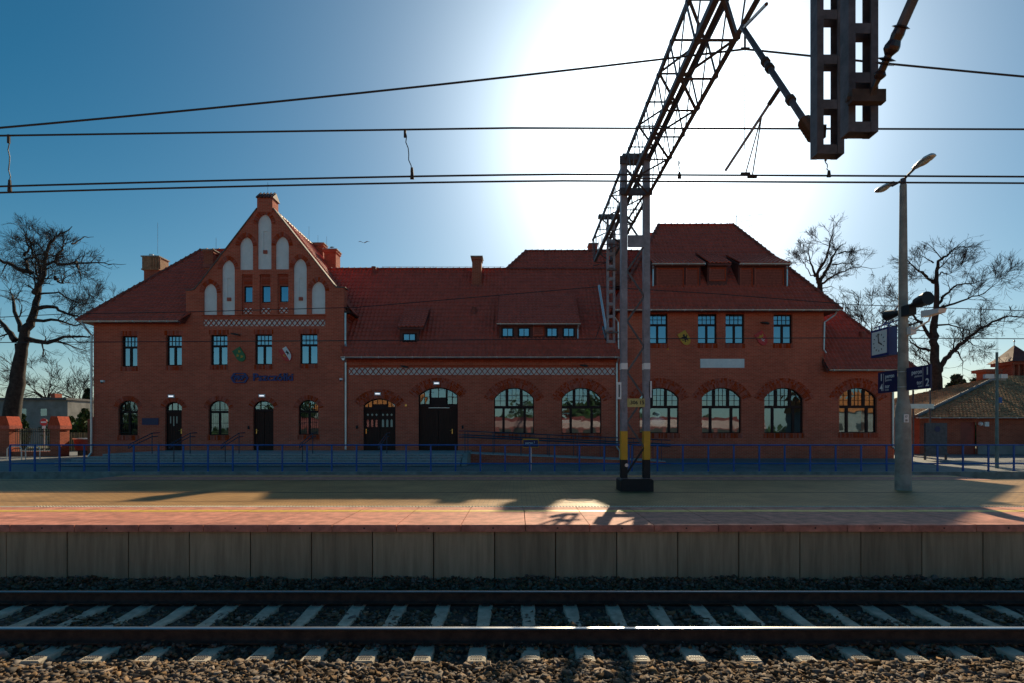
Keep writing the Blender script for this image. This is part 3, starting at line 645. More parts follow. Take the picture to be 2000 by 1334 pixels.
# narrow door 1 (with three slim panes)
x0, x1, z0, zs, z1, y, fn, zt, fr = door_base(DO_L[0], DW, 803)
for k in (1, 2): post(fr, x0+(x1-x0)*k/3, .04, zt+.06, lambda x: fn(x)-.05, y+.01, .05)
d1 = fr.build('door', 'frame', st)
for k in range(3): add_pane(d1, x0+(x1-x0)*k/3+.03, x0+(x1-x0)*(k+1)/3-.03, zt+.06, z1, lambda x: fn(x)-.06, y+.035)
planks(x0+.06, x1-.06, z0, zt-.08, y+.03, 6).build('leaf', 'door', d1)
for k, h in enumerate((.38, .52, .38)): MB().box(x0+.19+k*.17, x0+.24+k*.17, y+.018, y+.032, zt-.28-h, zt-.28).build('pane', 'curtain', d1)
handle(d1, x1-.12, z0+1.05, y+.03)
x0, x1, z0, zs, z1, y, fn, zt, fr = door_base(DO_L[1], DW, 801)
for k in (1, 2): post(fr, x0+(x1-x0)*k/3, .035, zt+.06, lambda x: fn(x)-.05, y+.01, .05)
hbar(fr, x0+.1, x1-.1, zt+.27, .03, y+.012, .045)
d2 = fr.build('door', 'frame', st)
for k in range(3):
    add_pane(d2, x0+(x1-x0)*k/3+.02, x0+(x1-x0)*(k+1)/3-.02, zt+.06, zt+.255, lambda x: fn(x)-.06, y+.035); add_pane(d2, x0+(x1-x0)*k/3+.02, x0+(x1-x0)*(k+1)/3-.02, zt+.285, z1, lambda x: fn(x)-.06, y+.035)
planks(x0+.06, (x0+x1)/2-.01, z0, zt-.08, y+.03, 4).build('leaf', 'door', d2); planks((x0+x1)/2+.01, x1-.06, z0, zt-.08, y+.03, 4).build('leaf', 'door', d2); handle(d2, x0+.12, z0+1.05, y+.03, -1)
# entrance door 3 with lancet panes
x0, x1, z0, zs, z1, y, fn, zt, fr = door_base(DO_M[0], DW+.05, 797); w = x1-x0; fi = lambda x: fn(x)-.06
for k in (.27, .73): post(fr, x0+w*k, .07, zt+.06, fi, y, .08)
fr.box(x0+w*.27, x0+w*.73, y, y+.07, zt+.06, zt+.22)
for k in (.135, .865): post(fr, x0+w*k, .03, zt+.06, fi, y+.01, .05)
for k in (.42, .58): post(fr, x0+w*k, .03, zt+.22, fi, y+.01, .05)
d3 = fr.build('door', 'frame', st)
for u0, u1, zz in ((.03, .125, .06), (.145, .25, .06), (.295, .41, .22), (.43, .57, .22), (.59, .705, .22), (.75, .855, .06), (.875, .97, .06)): add_pane(d3, x0+w*u0, x0+w*u1, zt+zz, z1, fi, y+.035)
for s in (0, 1):
    xa = x0+.06 if s == 0 else (x0+x1)/2+.008; xb = (x0+x1)/2-.008 if s == 0 else x1-.06
    lf = planks(xa, xb, z0, zt-.08, y+.03, 5); lf.box(xa, xb, y+.012, y+.035, z0+.05, z0+.3); lf.box(xa, xb, y+.012, y+.035, z0+1.2, z0+1.28); lf.build('leaf', 'door', d3)
    for k in range(3):
        xc = xa+.13+k*.235+(.02 if s == 0 else .02); zc = zt-.62
        MB().prism([(xc-.055, zc-.42), (xc+.055, zc-.42), (xc+.055, zc-.05), (xc, zc+.03), (xc-.055, zc-.05)], y+.018, y+.032).build('pane', 'glass' if s == 0 else 'curtain', d3)
        MB().prism([(xc-.06, zt-.36), (xc, zt-.43), (xc+.06, zt-.36), (xc, zt-.29)], y+.018, y+.032).build('pane', 'curtain', d3)
handle(d3, x0+.12, z0+1.05, y+.03, -1)
x0, x1, z0, zs, z1, y, fn, zt, fr = door_base(DO_M[1], DW+.05, 791); w = x1-x0; fi = lambda x: fn(x)-.06
for k in (.29, .71): post(fr, x0+w*k, .07, zt+.06, fi, y, .08)
fr.box(x0+w*.29, x0+w*.71, y, y+.07, zt+.06, zt+.42); post(fr, (x0+x1)/2, .04, zt+.42, fi, y+.01, .06)
for k in (.145, .855): post(fr, x0+w*k, .03, zt+.06, fi, y+.01, .05)
hbar(fr, x0+.06, x0+w*.27, zt+.45, .03, y+.012, .05); hbar(fr, x0+w*.73, x1-.06, zt+.45, .03, y+.012, .05)
d4 = fr.build('door', 'frame', st)
for u0, u1 in ((.03, .135), (.155, .265), (.735, .845), (.865, .97)):
    add_pane(d4, x0+w*u0, x0+w*u1, zt+.07, zt+.435, fi, y+.035); add_pane(d4, x0+w*u0, x0+w*u1, zt+.465, z1, fi, y+.035)
for u0, u1 in ((.32, .49), (.51, .68)): add_pane(d4, x0+w*u0, x0+w*u1, zt+.42, z1, fi, y+.035)
for s in (0, 1):
    xa = x0+.06 if s == 0 else (x0+x1)/2+.008; xb = (x0+x1)/2-.008 if s == 0 else x1-.06
    lf = planks(xa, xb, z0, zt-.08, y+.03, 6); lf.box(xa, xb, y+.015, y+.035, z0+.02, z0+.28); lf.box(xa, xb, y+.015, y+.035, z0+1.1, z0+1.2); lf.build('leaf', 'door', d4)
handle(d4, x1-.32, z0+1.05, y+.015); MB().box(x0+w*.25, x0+w*.78, y-.03, y+.03, zt-.16, zt-.13).build('door_closer', 'zinc', d4)
# rooms behind the glass
mb = MB(); mb.box(XL0+.3, XR2-.3, DW+2.6, DW+2.7, 0, 4.3); mb.box(XL0+.3, XL1, DW+2.6, DW+2.7, 4.3, 7); mb.box(XM1, XR1, DW+2.6, DW+2.7, 4.3, 7.6)
for x in (X(300), X(380), X(470), X(560), X(672), X(795), X(930), X(1070), X(1350), X(1470), X(1609)): mb.box(x-.06, x+.06, DW+.3, DW+2.6, 0, 4.1)
mb.build('interior_wall', 'interior', st)
mb = MB(); mb.box(XL0+.2, XR2-.2, DW+.25, DW+2.6, .35, .42); mb.box(XL0+.2, XR2-.2, DW+.25, DW+2.6, 4.15, 4.28); mb.build('interior_floor', 'interior', st)
mb = MB(); mb.box(X(1668), X(1693), DW+.5, DW+.53, Z(840), Z(797)); tag(mb.build('notice_board', 'poster'), 'teal board standing inside the rightmost arched window', 'board')
po_ = thing('red_poster', 'red poster with white marks inside the second arched window left of the mast', 'poster', (X(1107), DW+.4, Z(846)))
MB().box(X(1097), X(1116), DW+.36, DW+.38, Z(846), Z(795)).build('sheet', 'red', po_); mb = MB(); mb.box(X(1099), X(1114), DW+.355, DW+.36, Z(808), Z(806))
for k in range(4): mb.box(X(1099.5+k*4), X(1101.8+k*4), DW+.355, DW+.36, Z(826), Z(820))
mb.build('print', 'white', po_)
bl = MB(); bl.sphere((X(1288), DW+.5, Z(823)), .42, 14, 9, (1.15, .3, .62)); bl.sphere((X(1288), DW+.5, Z(809)), .2, 12, 7, (1, .6, .8))
tag(bl.build('white_lantern', 'white', smooth=True), 'white rounded lantern shape hanging inside the arched window right of the lattice mast', 'lantern')

# ------------------------------------------------------------------ roofs
def tiles(mb, A, B, C, Dp, tw=.225, th=.33, amp=.052, step=.042, seg=5):
    """A,B eave left/right, C,Dp top right/left; eave and top horizontal"""
    A, B, C, Dp = map(Vector, (A, B, C, Dp)); u = (B-A).normalized(); t = Dp-A; v = (t-u*t.dot(u)); H = v.length; v.normalize(); n = u.cross(v).normalized()
    if n.z < 0: n = -n
    Lb, Lt = 0.0, (Dp-A).dot(u); Rb, Rt = (B-A).dot(u), (C-A).dot(u); rows = max(1, round(H/th)); umin = min(Lb, Lt); umax = max(Rb, Rt)
    ns = int((umax-umin)/tw*seg)+2
    def prof(x):
        f = (x/tw) % 1.0; return amp*(math.cos(2*math.pi*f)*.5+.5)**1.3 - (.5*amp if .47 < f < .58 else 0)*.3
    us = [umin+(umax-umin)*i/ns for i in range(ns+1)]
    for r in range(rows):
        h0, h1 = H*r/rows, H*(r+1)/rows; l0, l1 = Lb+(Lt-Lb)*h0/H, Lb+(Lt-Lb)*h1/H; r0, r1 = Rb+(Rt-Rb)*h0/H, Rb+(Rt-Rb)*h1/H
        base = len(mb.v); jit = rng.uniform(-.004, .004)
        for x in us:
            xa = min(max(x, l0), r0); xb = min(max(x, l1), r1)
            p = prof(x); pj = jit
            mb.v.append(tuple(A+u*xa+v*(h0+pj)+n*(p+.005-.02))); mb.v.append(tuple(A+u*xa+v*(h0+pj)+n*(p+step))); mb.v.append(tuple(A+u*xb+v*(h1+.02)+n*(p+.004)))
        for i in range(ns):
            if us[i+1] <= min(l0, l1) or us[i] >= max(r0, r1): continue
            k = base+3*i; mb.f.append((k, k+3, k+4, k+1)); mb.f.append((k+1, k+4, k+5, k+2))
def ridge_line(p, q, parent, step=.36, r=.11, lift=.05):
    p = Vector(p); q = Vector(q); ln = (q-p).length; n = max(1, int(ln/step)); d = (q-p)/n; dn = d.normalized(); a = dn.cross(Vector((0, 0, 1))).normalized(); upv = a.cross(dn)
    mb = MB(); m = 6
    for e, (s, rr) in enumerate(((0, r*.92), (.93, r*1.05), (.94, r*1.25), (1.06, r*1.25))):
        for k in range(m+1):
            t = math.pi*k/m; mb.v.append(tuple(p+d*s+a*math.cos(t)*rr+upv*(math.sin(t)*rr-.02+lift)))
    for e in range(3):
        for k in range(m): mb.f.append((e*(m+1)+k, e*(m+1)+k+1, (e+1)*(m+1)+k+1, (e+1)*(m+1)+k))
    mb.f.append(tuple(range(3*(m+1), 4*(m+1))))
    o = mb.build('ridge_tile', 'ridge', parent, smooth=False)
    for i in range(1, n):
        c = o.copy(); COL.objects.link(c); c.parent = parent; c.location = d*i+Vector((0, 0, rng.uniform(-.006, .006)))
def hip_roof(label, xl, xr, ze, yf, yb, zr, rl, rr, tile_sides=True, front_only=False, skip_ridge=False):
    """hipped roof: eaves xl..xr, yf..yb, ridge z zr from x rl to rr at the middle depth"""
    ym = (yf+yb)/2; base = MB()
    E = [(xl, yf, ze-.04), (xr, yf, ze-.04), (xr, yb, ze-.04), (xl, yb, ze-.04)]; Rg = [(rl, ym, zr-.06), (rr, ym, zr-.06)]
    base.add(E+Rg, [(0, 1, 5, 4), (2, 3, 4, 5), (1, 2, 5), (3, 0, 4), (0, 3, 2, 1)])
    ro = base.build('roof', 'brickdark', st, label=label)
    tm = MB(); tiles(tm, (xl, yf, ze), (xr, yf, ze), (rr, ym, zr), (rl, ym, zr))
    if tile_sides:
        if rr < xr-.1: tiles(tm, (xr, yf, ze), (xr, yb, ze), (rr, ym+.01, zr), (rr, ym-.01, zr))
        if rl > xl+.1: tiles(tm, (xl, yb, ze), (xl, yf, ze), (rl, ym-.01, zr), (rl, ym+.01, zr))
    tm.build('roof_tiles', 'tile', ro, kind='stuff')
    bt = MB(); bt.add([(xl, yb, ze), (xr, yb, ze), (rr, ym, zr), (rl, ym, zr)], [(0, 1, 2, 3)]); bt.build('rear_slope', 'tile', ro)
    if not skip_ridge: ridge_line((rl, ym, zr), (rr, ym, zr), ro)
    if rl > xl+.1: ridge_line((xl, yf, ze), (rl, ym, zr), ro)
    if rr < xr-.1: ridge_line((rr, ym, zr), (xr, yf, ze), ro)
    return ro
YE = 30.3
# left wing
roL = hip_roof('hipped roof over the left wing', wx(150, YE), wx(351, YE), wz(627, YE), YE, 41.1, wz(490, 35.7), wx(393, 35.7), X(363)+3.5)
# gable block roof, ridge running back
zrG = 13.80; xg = X(518)
base = MB(); zeG = Z(562)-1.25
xeL, xeR = XG0-.1, XL1+.25
base.add([(xeL, DW+.56, zeG), (xeR, DW+.56, zeG), (xg, DW+.56, zrG), (xeL, 41.2, zeG), (xeR, 41.2, zeG), (xg, 41.2, zrG)], [(0, 1, 2), (3, 5, 4), (0, 2, 5, 3), (1, 4, 5, 2), (0, 3, 4, 1)])
roG = base.build('roof', 'brickdark', st, label='steep roof behind the pointed gable')
tm = MB(); tiles(tm, (xeR, DW+.5, zeG+.04), (xeR, 41.2, zeG+.04), (xg, 41.2, zrG+.04), (xg, DW+.5, zrG+.04)); tiles(tm, (xeL, 41.2, zeG+.04), (xeL, DW+.5, zeG+.04), (xg, DW+.5, zrG+.04), (xg, 41.2, zrG+.04))
tm.build('roof_tiles', 'tile', roG, kind='stuff'); ridge_line((xg, DW+.7, zrG), (xg, 41.2, zrG), roG)
MB().box(XL1+.02, XL1+.36, DW+.02, DW+2.4, zeG-.12, zeG-.02).build('eaves_board', 'frame', roG)
mb = MB()
for i in range(3): mb.box(XL1, XL1+.08+.07*i, DW+.3, DW+2.3, zeG-.45+.11*i, zeG-.34+.11*i)
mb.build('brick_cornice', 'brickplain', st)
# middle roof
zeM = wz(697, YE); ymM = 35.4; zrM = wz(527, ymM)
roM = hip_roof('long low roof over the middle section', wx(672, YE), XM1+.35, zeM, YE, 2*ymM-YE, zrM, XL1-2.9, XM1+.35)
# higher part right of centre: same slope carried on
ym2 = 36.6; zr2 = wz(492, ym2); base = MB(); x2a = wx(990, ymM); x2b = wx(1028, ym2); x2c = wx(1256, ym2)
base.add([(x2a, ymM, zrM), (x2c, ymM, zrM), (x2c, ym2, zr2), (x2b, ym2, zr2), (x2c, 2*ym2-ymM+2, zrM-2), (x2a, 2*ym2-ymM+2, zrM-2)], [(0, 1, 2, 3), (3, 2, 4, 5), (0, 3, 5)])
roH = base.build('roof', 'brickdark', st, label='raised roof ridge right of the middle')
tm = MB(); tiles(tm, (x2a, ymM, zrM+.02), (x2c, ymM, zrM+.02), (x2c, ym2, zr2+.02), (x2b, ym2, zr2+.02)); tm.build('roof_tiles', 'tile', roH, kind='stuff')
ridge_line((x2a, ymM, zrM+.02), (x2b, ym2, zr2), roH); ridge_line((x2b, ym2, zr2), (x2c, ym2, zr2), roH)
# right block
zeR = wz(605, YE); ymR = 35.6; zrR = wz(441, ymR)
roR = hip_roof('tall hipped roof over the right block', wx(1196, YE), wx(1642, YE), zeR, YE, 2*ymR-YE, zrR, wx(1287, ymR), wx(1432, ymR))
# right end lean-to bay
zeE = wz(722, YE); yt = 33.5; zt_ = zeE+1.2*(yt-YE); xe0, xe1, xt1 = wx(1617, YE), wx(1790, YE), wx(1637, 33.5)
base = MB(); base.add([(xe0, YE, zeE-.04), (xe1, YE, zeE-.04), (xt1, yt, zt_-.06), (xe0-.3, yt, zt_-.06), (xe1, 41.2, zeE-.04), (xt1, 38.5, zt_-.06), (xe0-.3, 41.2, zeE-.04), (xe0-.3, 38.5, zt_-.06)], [(0, 1, 2, 3), (1, 4, 5, 2), (4, 6, 7, 5), (3, 2, 5, 7), (0, 6, 4, 1)])
roE = base.build('roof', 'brickdark', st, label='lower roof of the right end bay')
tm = MB(); tiles(tm, (xe0, YE, zeE), (xe1, YE, zeE), (xt1, yt, zt_), (xe0-.0, yt, zt_)); tiles(tm, (xe1, YE, zeE), (xe1, 41.2, zeE), (xt1, 38.5, zt_), (xt1, yt, zt_)); tm.build('roof_tiles', 'tile', roE, kind='stuff')
ridge_line((xt1, yt, zt_), (xe1, YE, zeE), roE)
MB().prism([(YE-.02, zeE-.18), (YE-.02, zeE+.02), (33.4, zeE+1.2*3.1), (33.4, zeE+1.2*3.1-.22)], xe0-.05, xe0-.01, 'x').build('barge_board', 'brickdark', roE)
MB().prism([(YE-.02, wz(627, YE)-.18), (YE-.02, wz(627, YE)+.03), (31.0, wz(627, YE)+.75), (31.0, wz(627, YE)+.4)], wx(351, YE), wx(351, YE)+.04, 'x').build('barge_board', 'brickdark', roL)

# gutters and downpipes
def gutter(x0, x1, y, z, par, brk=.9):
    mb = MB(); n = 8
    ys = [(y-.075*math.cos(math.pi*k/n), z-.075*math.sin(math.pi*k/n)) for k in range(n+1)]
    mb.prism(ys, x0, x1, 'x'); o = mb.build('gutter', 'zinc', par)
    x = x0+.2; b = MB().box(x, x+.025, y-.085, y+.07, z-.085, z+.01).build('gutter_bracket', 'zinc', o); k = 1
    while x+k*brk < x1: c = b.copy(); COL.objects.link(c); c.parent = o; c.location = (k*brk, 0, 0); k += 1
gutter(wx(156, YE), wx(350, YE), YE-.06, wz(627, YE)+.0, st); gutter(X(672), wx(1207, YE), YE-.06, zeM, st); gutter(wx(1197, YE), wx(1641, YE), YE-.06, zeR, st); gutter(wx(1619, YE), wx(1789, YE), YE-.06, zeE, st)
def pipe(pts, r=.055, name='downpipe'):
    MB().tube(pts, r, 10).build(name, 'zinc', st, smooth=False)
pipe([(wx(160, YE), YE, wz(630, YE)), (wx(166, YE), YE+.02, wz(640, YE)), (X(182)-.02, DW-.1, Z(655)), (X(182)-.02, DW-.1, Z(884)), (X(181)-.12, DW-.14, Z(891)), (X(181)-.12, DW-.14, .02)])
pipe([(X(675.5), DW-.07, Z(612)), (X(675.5), DW-.07, Z(672)), (X(677), DW-.14, Z(677))])
pipe([(X(677), YE, Z(700)), (X(675.5), DW-.02, Z(708)), (X(675.5), DW-.03, Z(878))])
pipe([(X(1206), YE, Z(700)), (X(1204.5), DW-.04, Z(709)), (X(1204.5), DW-.04, Z(873)), (X(1210), DW-.1, Z(881)), (X(1210), DW-.1, Z(894))])
pipe([(X(1196), DW-.3, Z(618)), (X(1207), DW-.07, Z(630)), (X(1208), DW-.07, Z(688)), (X(1203), DW-.3, Z(697))], .045)
pipe([(X(1626), DW-.4, Z(612)), (X(1624), DW-.3, Z(618)), (X(1609), DW-.06, Z(630)), (X(1608), DW-.06, Z(683)), (X(1612), DW-.1, Z(690))], .045)
pipe([(wx(1752, YE), YE, zeE-.05), (X(1742.5), DW-.07, Z(735)), (X(1742.5), DW-.07, Z(873)), (X(1750), DW-.1, Z(881)), (X(1750), DW-.1, .02)])
mb = MB(); mb.prism([(X(671), Z(699)), (X(682), Z(699)), (X(678), Z(706)), (X(675), Z(706))], YE-.06, YE+.06); mb.build('hopper', 'zinc', st)

# dormers
def main_y(z, ze): return YE+(z-ze)/1.2
def dormer(xa, xb, zb, zt, yf, ytop, ztop, par_label, wins, louvres, guts, ra=None, rb=None):
    o = MB(); ra = ra if ra is not None else xa-.25; rb = rb if rb is not None else xb+.25
    sl_ = (ztop-zt)/(ytop-yf+.25)
    o.prism([(yf, zb-.6), (yf, zt), (ytop, ztop-.05), (ytop, zb-.6)], xa, xb, 'x')
    d = o.build('dormer', 'brickdark', st, label=par_label)
    tm = MB(); A = (ra, yf-.25, zt+.03); B = (rb, yf-.25, zt+.03); tiles(tm, A, B, (rb+.0, ytop, ztop+.03), (ra-.0, ytop, ztop+.03)); tm.build('roof_tiles', 'tile', d, kind='stuff')
    MB().prism([(yf-.25, zt-.06), (yf-.25, zt+.02), (ytop, ztop+.02), (ytop, ztop-.25)], ra-.02, ra+.0, 'x').prism([(yf-.25, zt-.06), (yf-.25, zt+.02), (ytop, ztop+.02), (ytop, ztop-.25)], rb, rb+.02, 'x').box(ra, rb, yf-.23, yf-.2, zt-.1, zt+.0).build('barge_board', 'brickdark', d)
    for (x0, x1, z0, z1) in wins:
        fr = MB(); y = yf-.06; fr.box(x0-.07, x1+.07, y+.02, y+.05, z0-.07, z1+.07); f = .035
        fr.box(x0-.02, x0+f-.02, y-.02, y+.02, z0, z1); fr.box(x1-f+.02, x1+.02, y-.02, y+.02, z0, z1); fr.box(x0+f-.02, x1-f+.02, y-.02, y+.02, z0-.03, z0); fr.box(x0+f-.02, x1-f+.02, y-.02, y+.02, z1, z1+.03); xc = (x0+x1)/2; fr.box(xc-.02, xc+.02, y-.02, y+.02, z0, z1)
        w_ = fr.build('window', 'frame', d)
        for u0, u1 in ((x0+.015, xc-.02), (xc+.02, x1-.015)): MB().add([(u0, y+.0, z0), (u1, y+.0, z0), (u1, y+.0, z1), (u0, y+.0, z1)], [(0, 1, 2, 3)]).build('pane', 'glassdorm', w_)
    for (x0, x1, z0, z1) in louvres:
        lv = MB(); lv.box(x0-.06, x0, yf-.07, yf, z0-.05, z1+.05); lv.box(x1, x1+.06, yf-.07, yf, z0-.05, z1+.05); lv.box(x0, x1, yf-.07, yf, z1, z1+.05); lv.box(x0, x1, yf-.07, yf, z0-.05, z0)
        fo = lv.build('louvre_frame', 'brickplain', d); n = int((z1-z0)/.085); 
        for k in range(n):
            z = z0+k*(z1-z0)/n
            MB().add([(x0, yf-.055, z), (x1, yf-.055, z), (x1, yf-.01, z+.075), (x0, yf-.01, z+.075), (x0, yf-.055, z+.012), (x1, yf-.055, z+.012), (x1, yf-.01, z+.087), (x0, yf-.01, z+.087)], [(0, 1, 2, 3), (4, 7, 6, 5), (0, 4, 5, 1), (3, 2, 6, 7)]).build('slat', 'brickplain', d)
    for (x0, x1) in guts: gutter(x0, x1, yf-.3, zt+.01, d)
    return d
gd = bpy.data.materials['upper_window_glass'].copy(); M['glassdorm'] = gd
yf = 31.2
def dz(py, y=31.2): return wz(py, y)
def dx(px, y=31.2): return wx(px, y)
dormer(dx(975), dx(1130), dz(668), dz(634), 31.2, 33.7, wz(577, 33.7), 'wide dormer with four small windows and a louvre',
       [(dx(a), dx(b), dz(656.5), dz(642.5)) for a, b in ((982, 1001), (1014, 1033), (1069, 1087), (1101, 1120))], [(dx(1043), dx(1061), dz(655), dz(638))], [(dx(970, 30.95), dx(1134, 30.95))], ra=dx(972, 30.95), rb=dx(1133, 30.95))
dormer(dx(781, 31.0), dx(818, 31.0), dz(670, 31.0), dz(641, 31.0), 31.0, 32.8, wz(605, 32.8), 'small single window dormer on the long roof', [(dx(789, 31), dx(811, 31), dz(665.5, 31), dz(653.5, 31))], [], [], ra=dx(777, 30.75), rb=dx(828, 30.75))
yR = 31.6; YZ = zeR+1.2*(33.5-YE)+.02
dormer(wx(1279, yR), wx(1368, yR), wz(562, yR), wz(518, yR), yR, 33.5, YZ, 'left louvred dormer on the tall right roof', [], [(wx(1284, yR), wx(1333, yR), wz(560, yR), wz(526, yR)), (wx(1341, yR), wx(1362, yR), wz(560, yR), wz(526, yR))], [(wx(1271, yR), wx(1374, yR))], ra=wx(1272, yR), rb=wx(1374, yR))
dormer(wx(1442, yR), wx(1534, yR), wz(562, yR), wz(518, yR), yR, 33.45, YZ-.06, 'right louvred dormer on the tall right roof', [], [(wx(1447, yR), wx(1467, yR), wz(560, yR), wz(526, yR)), (wx(1475, yR), wx(1528, yR), wz(560, yR), wz(526, yR))], [(wx(1440, yR), wx(1541, yR))], ra=wx(1441, yR), rb=wx(1540, yR))
dormer(wx(1382, yR), wx(1420, yR), wz(550, yR), wz(517, yR), yR, 33.6, YZ+.12, 'small louvred dormer between the two larger ones', [], [(wx(1387, yR), wx(1415, yR), wz(547, yR), wz(525, yR))], [], ra=wx(1380, yR), rb=wx(1425, yR))
for px, s in ((1275.5, 1), (1537, -1)): pipe([(wx(px, yR-.3), yR-.3, wz(520, yR-.3)), (wx(px, yR-.1), yR-.12, wz(527, yR)), (wx(px, yR-.1), yR-.12, wz(560, yR))], .045)
pipe([(wx(1130, 31), 30.9, wz(634, 30.9)), (wx(1129, 31), 31.1, wz(642, 31)), (wx(1129, 31), 31.05, wz(661, 31))], .045)

# chimneys
def chimney(px0, px1, ytop, ybot, D, label, cap=.06, depth=.7, pots=0):
    x0, x1 = wx(px0, D), wx(px1, D); z1 = wz(ytop, D); z0 = wz(ybot, D)
    o = MB().box(x0, x1, D, D+depth, z0-.8, z1-.22).box(x0-.05, x1+.05, D-.05, D+depth+.05, z1-.22, z1-.06).build('chimney', 'brick2', st, label=label)
    MB().box(x0-.09, x1+.09, D-.09, D+depth+.09, z1-.058, z1).build('chimney_cap', 'concrete', o)
    MB().box(x0-.06, x1+.06, D-.06, D+.02, z0-.1, z0+.12).build('flashing', 'ridge', o)
    return o
chimney(922, 940, 500, 560, 34.3, 'slim chimney in the middle of the long roof', depth=.75)
chimney(397.5, 416, 487, 520, 34.0, 'short chimney left of the gable', depth=.9)
chimney(604, 631, 474, 520, 38.0, 'left one of the chimney pair behind the gable')
chimney(633, 656, 486, 530, 36.6, 'right one of the chimney pair behind the gable', depth=.9)
chimney(1152, 1166, 475, 505, 37.0, 'narrow chimney near the raised ridge')
chimney(1197, 1222, 468, 533, 34.9, 'broad chimney behind the lattice mast', depth=1.0)
chimney(1268, 1282, 455, 480, 37.2, 'chimney end behind the tall right roof')
D = 37.0; x0, x1 = wx(281, D), wx(308, D); ch = MB().box(x0, x1, D, D+.9, wz(560, D), wz(527, D)).build('chimney', 'brick2', st, label='ornate chimney with round shafts above the left wing')
mb = MB(); mb.box(x0-.08, x0+.42, D-.06, D+1.0, wz(525, D), wz(502, D))
for k in range(4): mb.tube([(x0+.5+k*.17, D-.02, wz(525, D)), (x0+.5+k*.17, D-.02, wz(503, D))], .085, 8)
mb.box(x0+.4, x1+.1, D+.08, D+1.0, wz(525, D), wz(503, D)); mb.box(x0-.12, x1+.13, D-.1, D+1.05, wz(527.5, D), wz(525, D)); 
M['chimbrick'] = mat('yellow_brick', (0.34, 0.19, 0.10), .85, var=.15, nscale=6)
mb.build('chimney_shaft', 'chimbrick', ch); MB().box(x0-.14, x1+.15, D-.12, D+1.08, wz(502, D), wz(500, D)).build('chimney_cap', 'concrete', ch)
MB().tube([(x0+.3, D+.3, wz(501, D)), (x0+.3, D+.3, wz(494, D))], .14, 10).tube([(x0+.55, D+.3, wz(501, D)), (x0+.55, D+.3, wz(496, D))], .1, 10).build('chimney_pot', 'zinc', ch)
for px, py0, py1, D, r in ((730, 521, 535, 35.0, .12), (926, 600, 620, 32.6, .10)):
    o = MB().tube([(wx(px, D), D, wz(py1+12, D)), (wx(px, D), D, wz(py0+3, D))], r*.8, 10).tube([(wx(px, D), D, wz(py0+5, D)), (wx(px, D), D, wz(py0, D))], r*1.2, 10); o.build('roof_vent', 'ridge', st)
o = MB().tube([(wx(1684, 31.9), 31.9, wz(672, 31.9)), (wx(1684, 31.9), 31.9, wz(652, 31.9))], .13, 10).tube([(wx(1684, 31.9), 31.9, wz(655, 31.9)), (wx(1684, 31.9), 31.9, wz(648, 31.9))], .17, 10); o.build('roof_vent', 'ridge', st)
# lightning conductor on the ridge, rods
for px, py, D, h in ((308, 494, 37.4, 2.0), (422, 487, 34.5, .7), (603.5, 474, 38.3, 1.1), (621, 474, 38.3, .5), (638, 486, 37, .8), (523, 374, 31.1, .5)):
    MB().tube([(wx(px, D), D, wz(py, D)-.05), (wx(px, D), D, wz(py, D)+h)], .012, 5).build('lightning_rod', 'zinc', st)
mb = MB(); mb.tube([(XL1+1, ymM, zrM+.2), (wx(985, ymM), ymM, zrM+.2)], .008, 4); x = XL1+1
while x < wx(985, ymM): mb.tube([(x, ymM, zrM+.05), (x, ymM, zrM+.22)], .012, 4); x += 1.05
mb.build('lightning_conductor', 'zinc', st)
for t_ in range(5):
    MB().box(XL1-2.4+.45*t_, XL1-2.1+.45*t_, 36.0-.55*t_*0, 36.3, zrG-2.1-.52*t_, zrG-2.06-.52*t_).build('roof_step', 'zinc', roG)
# window ledges seen near the door mats, vents and small boxes on the wall
# ------------------------------------------------------------------ things on the facade
def wall_light(px, py, label):
    t = thing('wall_lamp', label, 'lamp', (X(px), DW, Z(py)), 'flat white lamps over the entrances')
    y = DW+(.05 if 672 < px < 1208 else 0); MB().box(X(px-6), X(px+6), y-.06, y, Z(py+3), Z(py-3)).build('housing', 'white', t); MB().box(X(px-4.5), X(px+4.5), y-.066, y-.058, Z(py+1), Z(py-1)).build('tube_light', 'lampw', t)
wall_light(335, 774, 'flat white lamp over the narrow panelled door near the blue plaque'); wall_light(512, 773, 'flat white lamp over the plain door below the blue station name'); wall_light(737.5, 769, 'flat white lamp over the door with small pointed panes'); wall_light(852.5, 748.5, 'flat white lamp over the widest arched brown door')
def flood(px, py, label):
    y = DW+(.05 if 672 < px < 1208 else 0); t = thing('floodlight', label, 'floodlight', (X(px), y, Z(py)), 'dark floodlights on the station wall')
    x, z = X(px), Z(py); MB().prism([(x-.20, z+.05), (x-.18, z-.0), (x+.20, z-.07), (x+.23, z-.01), (x+.05, z+.05)], y-.42, y-.2).build('lamp_head', 'black', t); MB().bar((x, y-.3, z), (x, y, z+.03), .04).build('bracket', 'black', t)
flood(465, 655, 'dark floodlight above the green shield'); flood(791, 717, 'dark floodlight on the white lattice band between the two doors'); flood(1139, 715, 'dark floodlight over the arched window left of the mast'); flood(1489, 633, 'dark floodlight above the red shield')
def dome(px, py, label):
    t = thing('security_camera', label, 'camera', (X(px), DW, Z(py))); x, z = X(px), Z(py)
    MB().box(x-.07, x+.09, DW-.14, DW, z-.02, z+.08).build('housing', 'white', t); MB().sphere((x-.02, DW-.1, z-.04), .055, 8, 6).build('dome', 'black', t)
dome(202, 746, 'small white camera high on the left end of the brick wall'); dome(667, 742, 'small white camera on the wall beside the downpipe right of the gable')
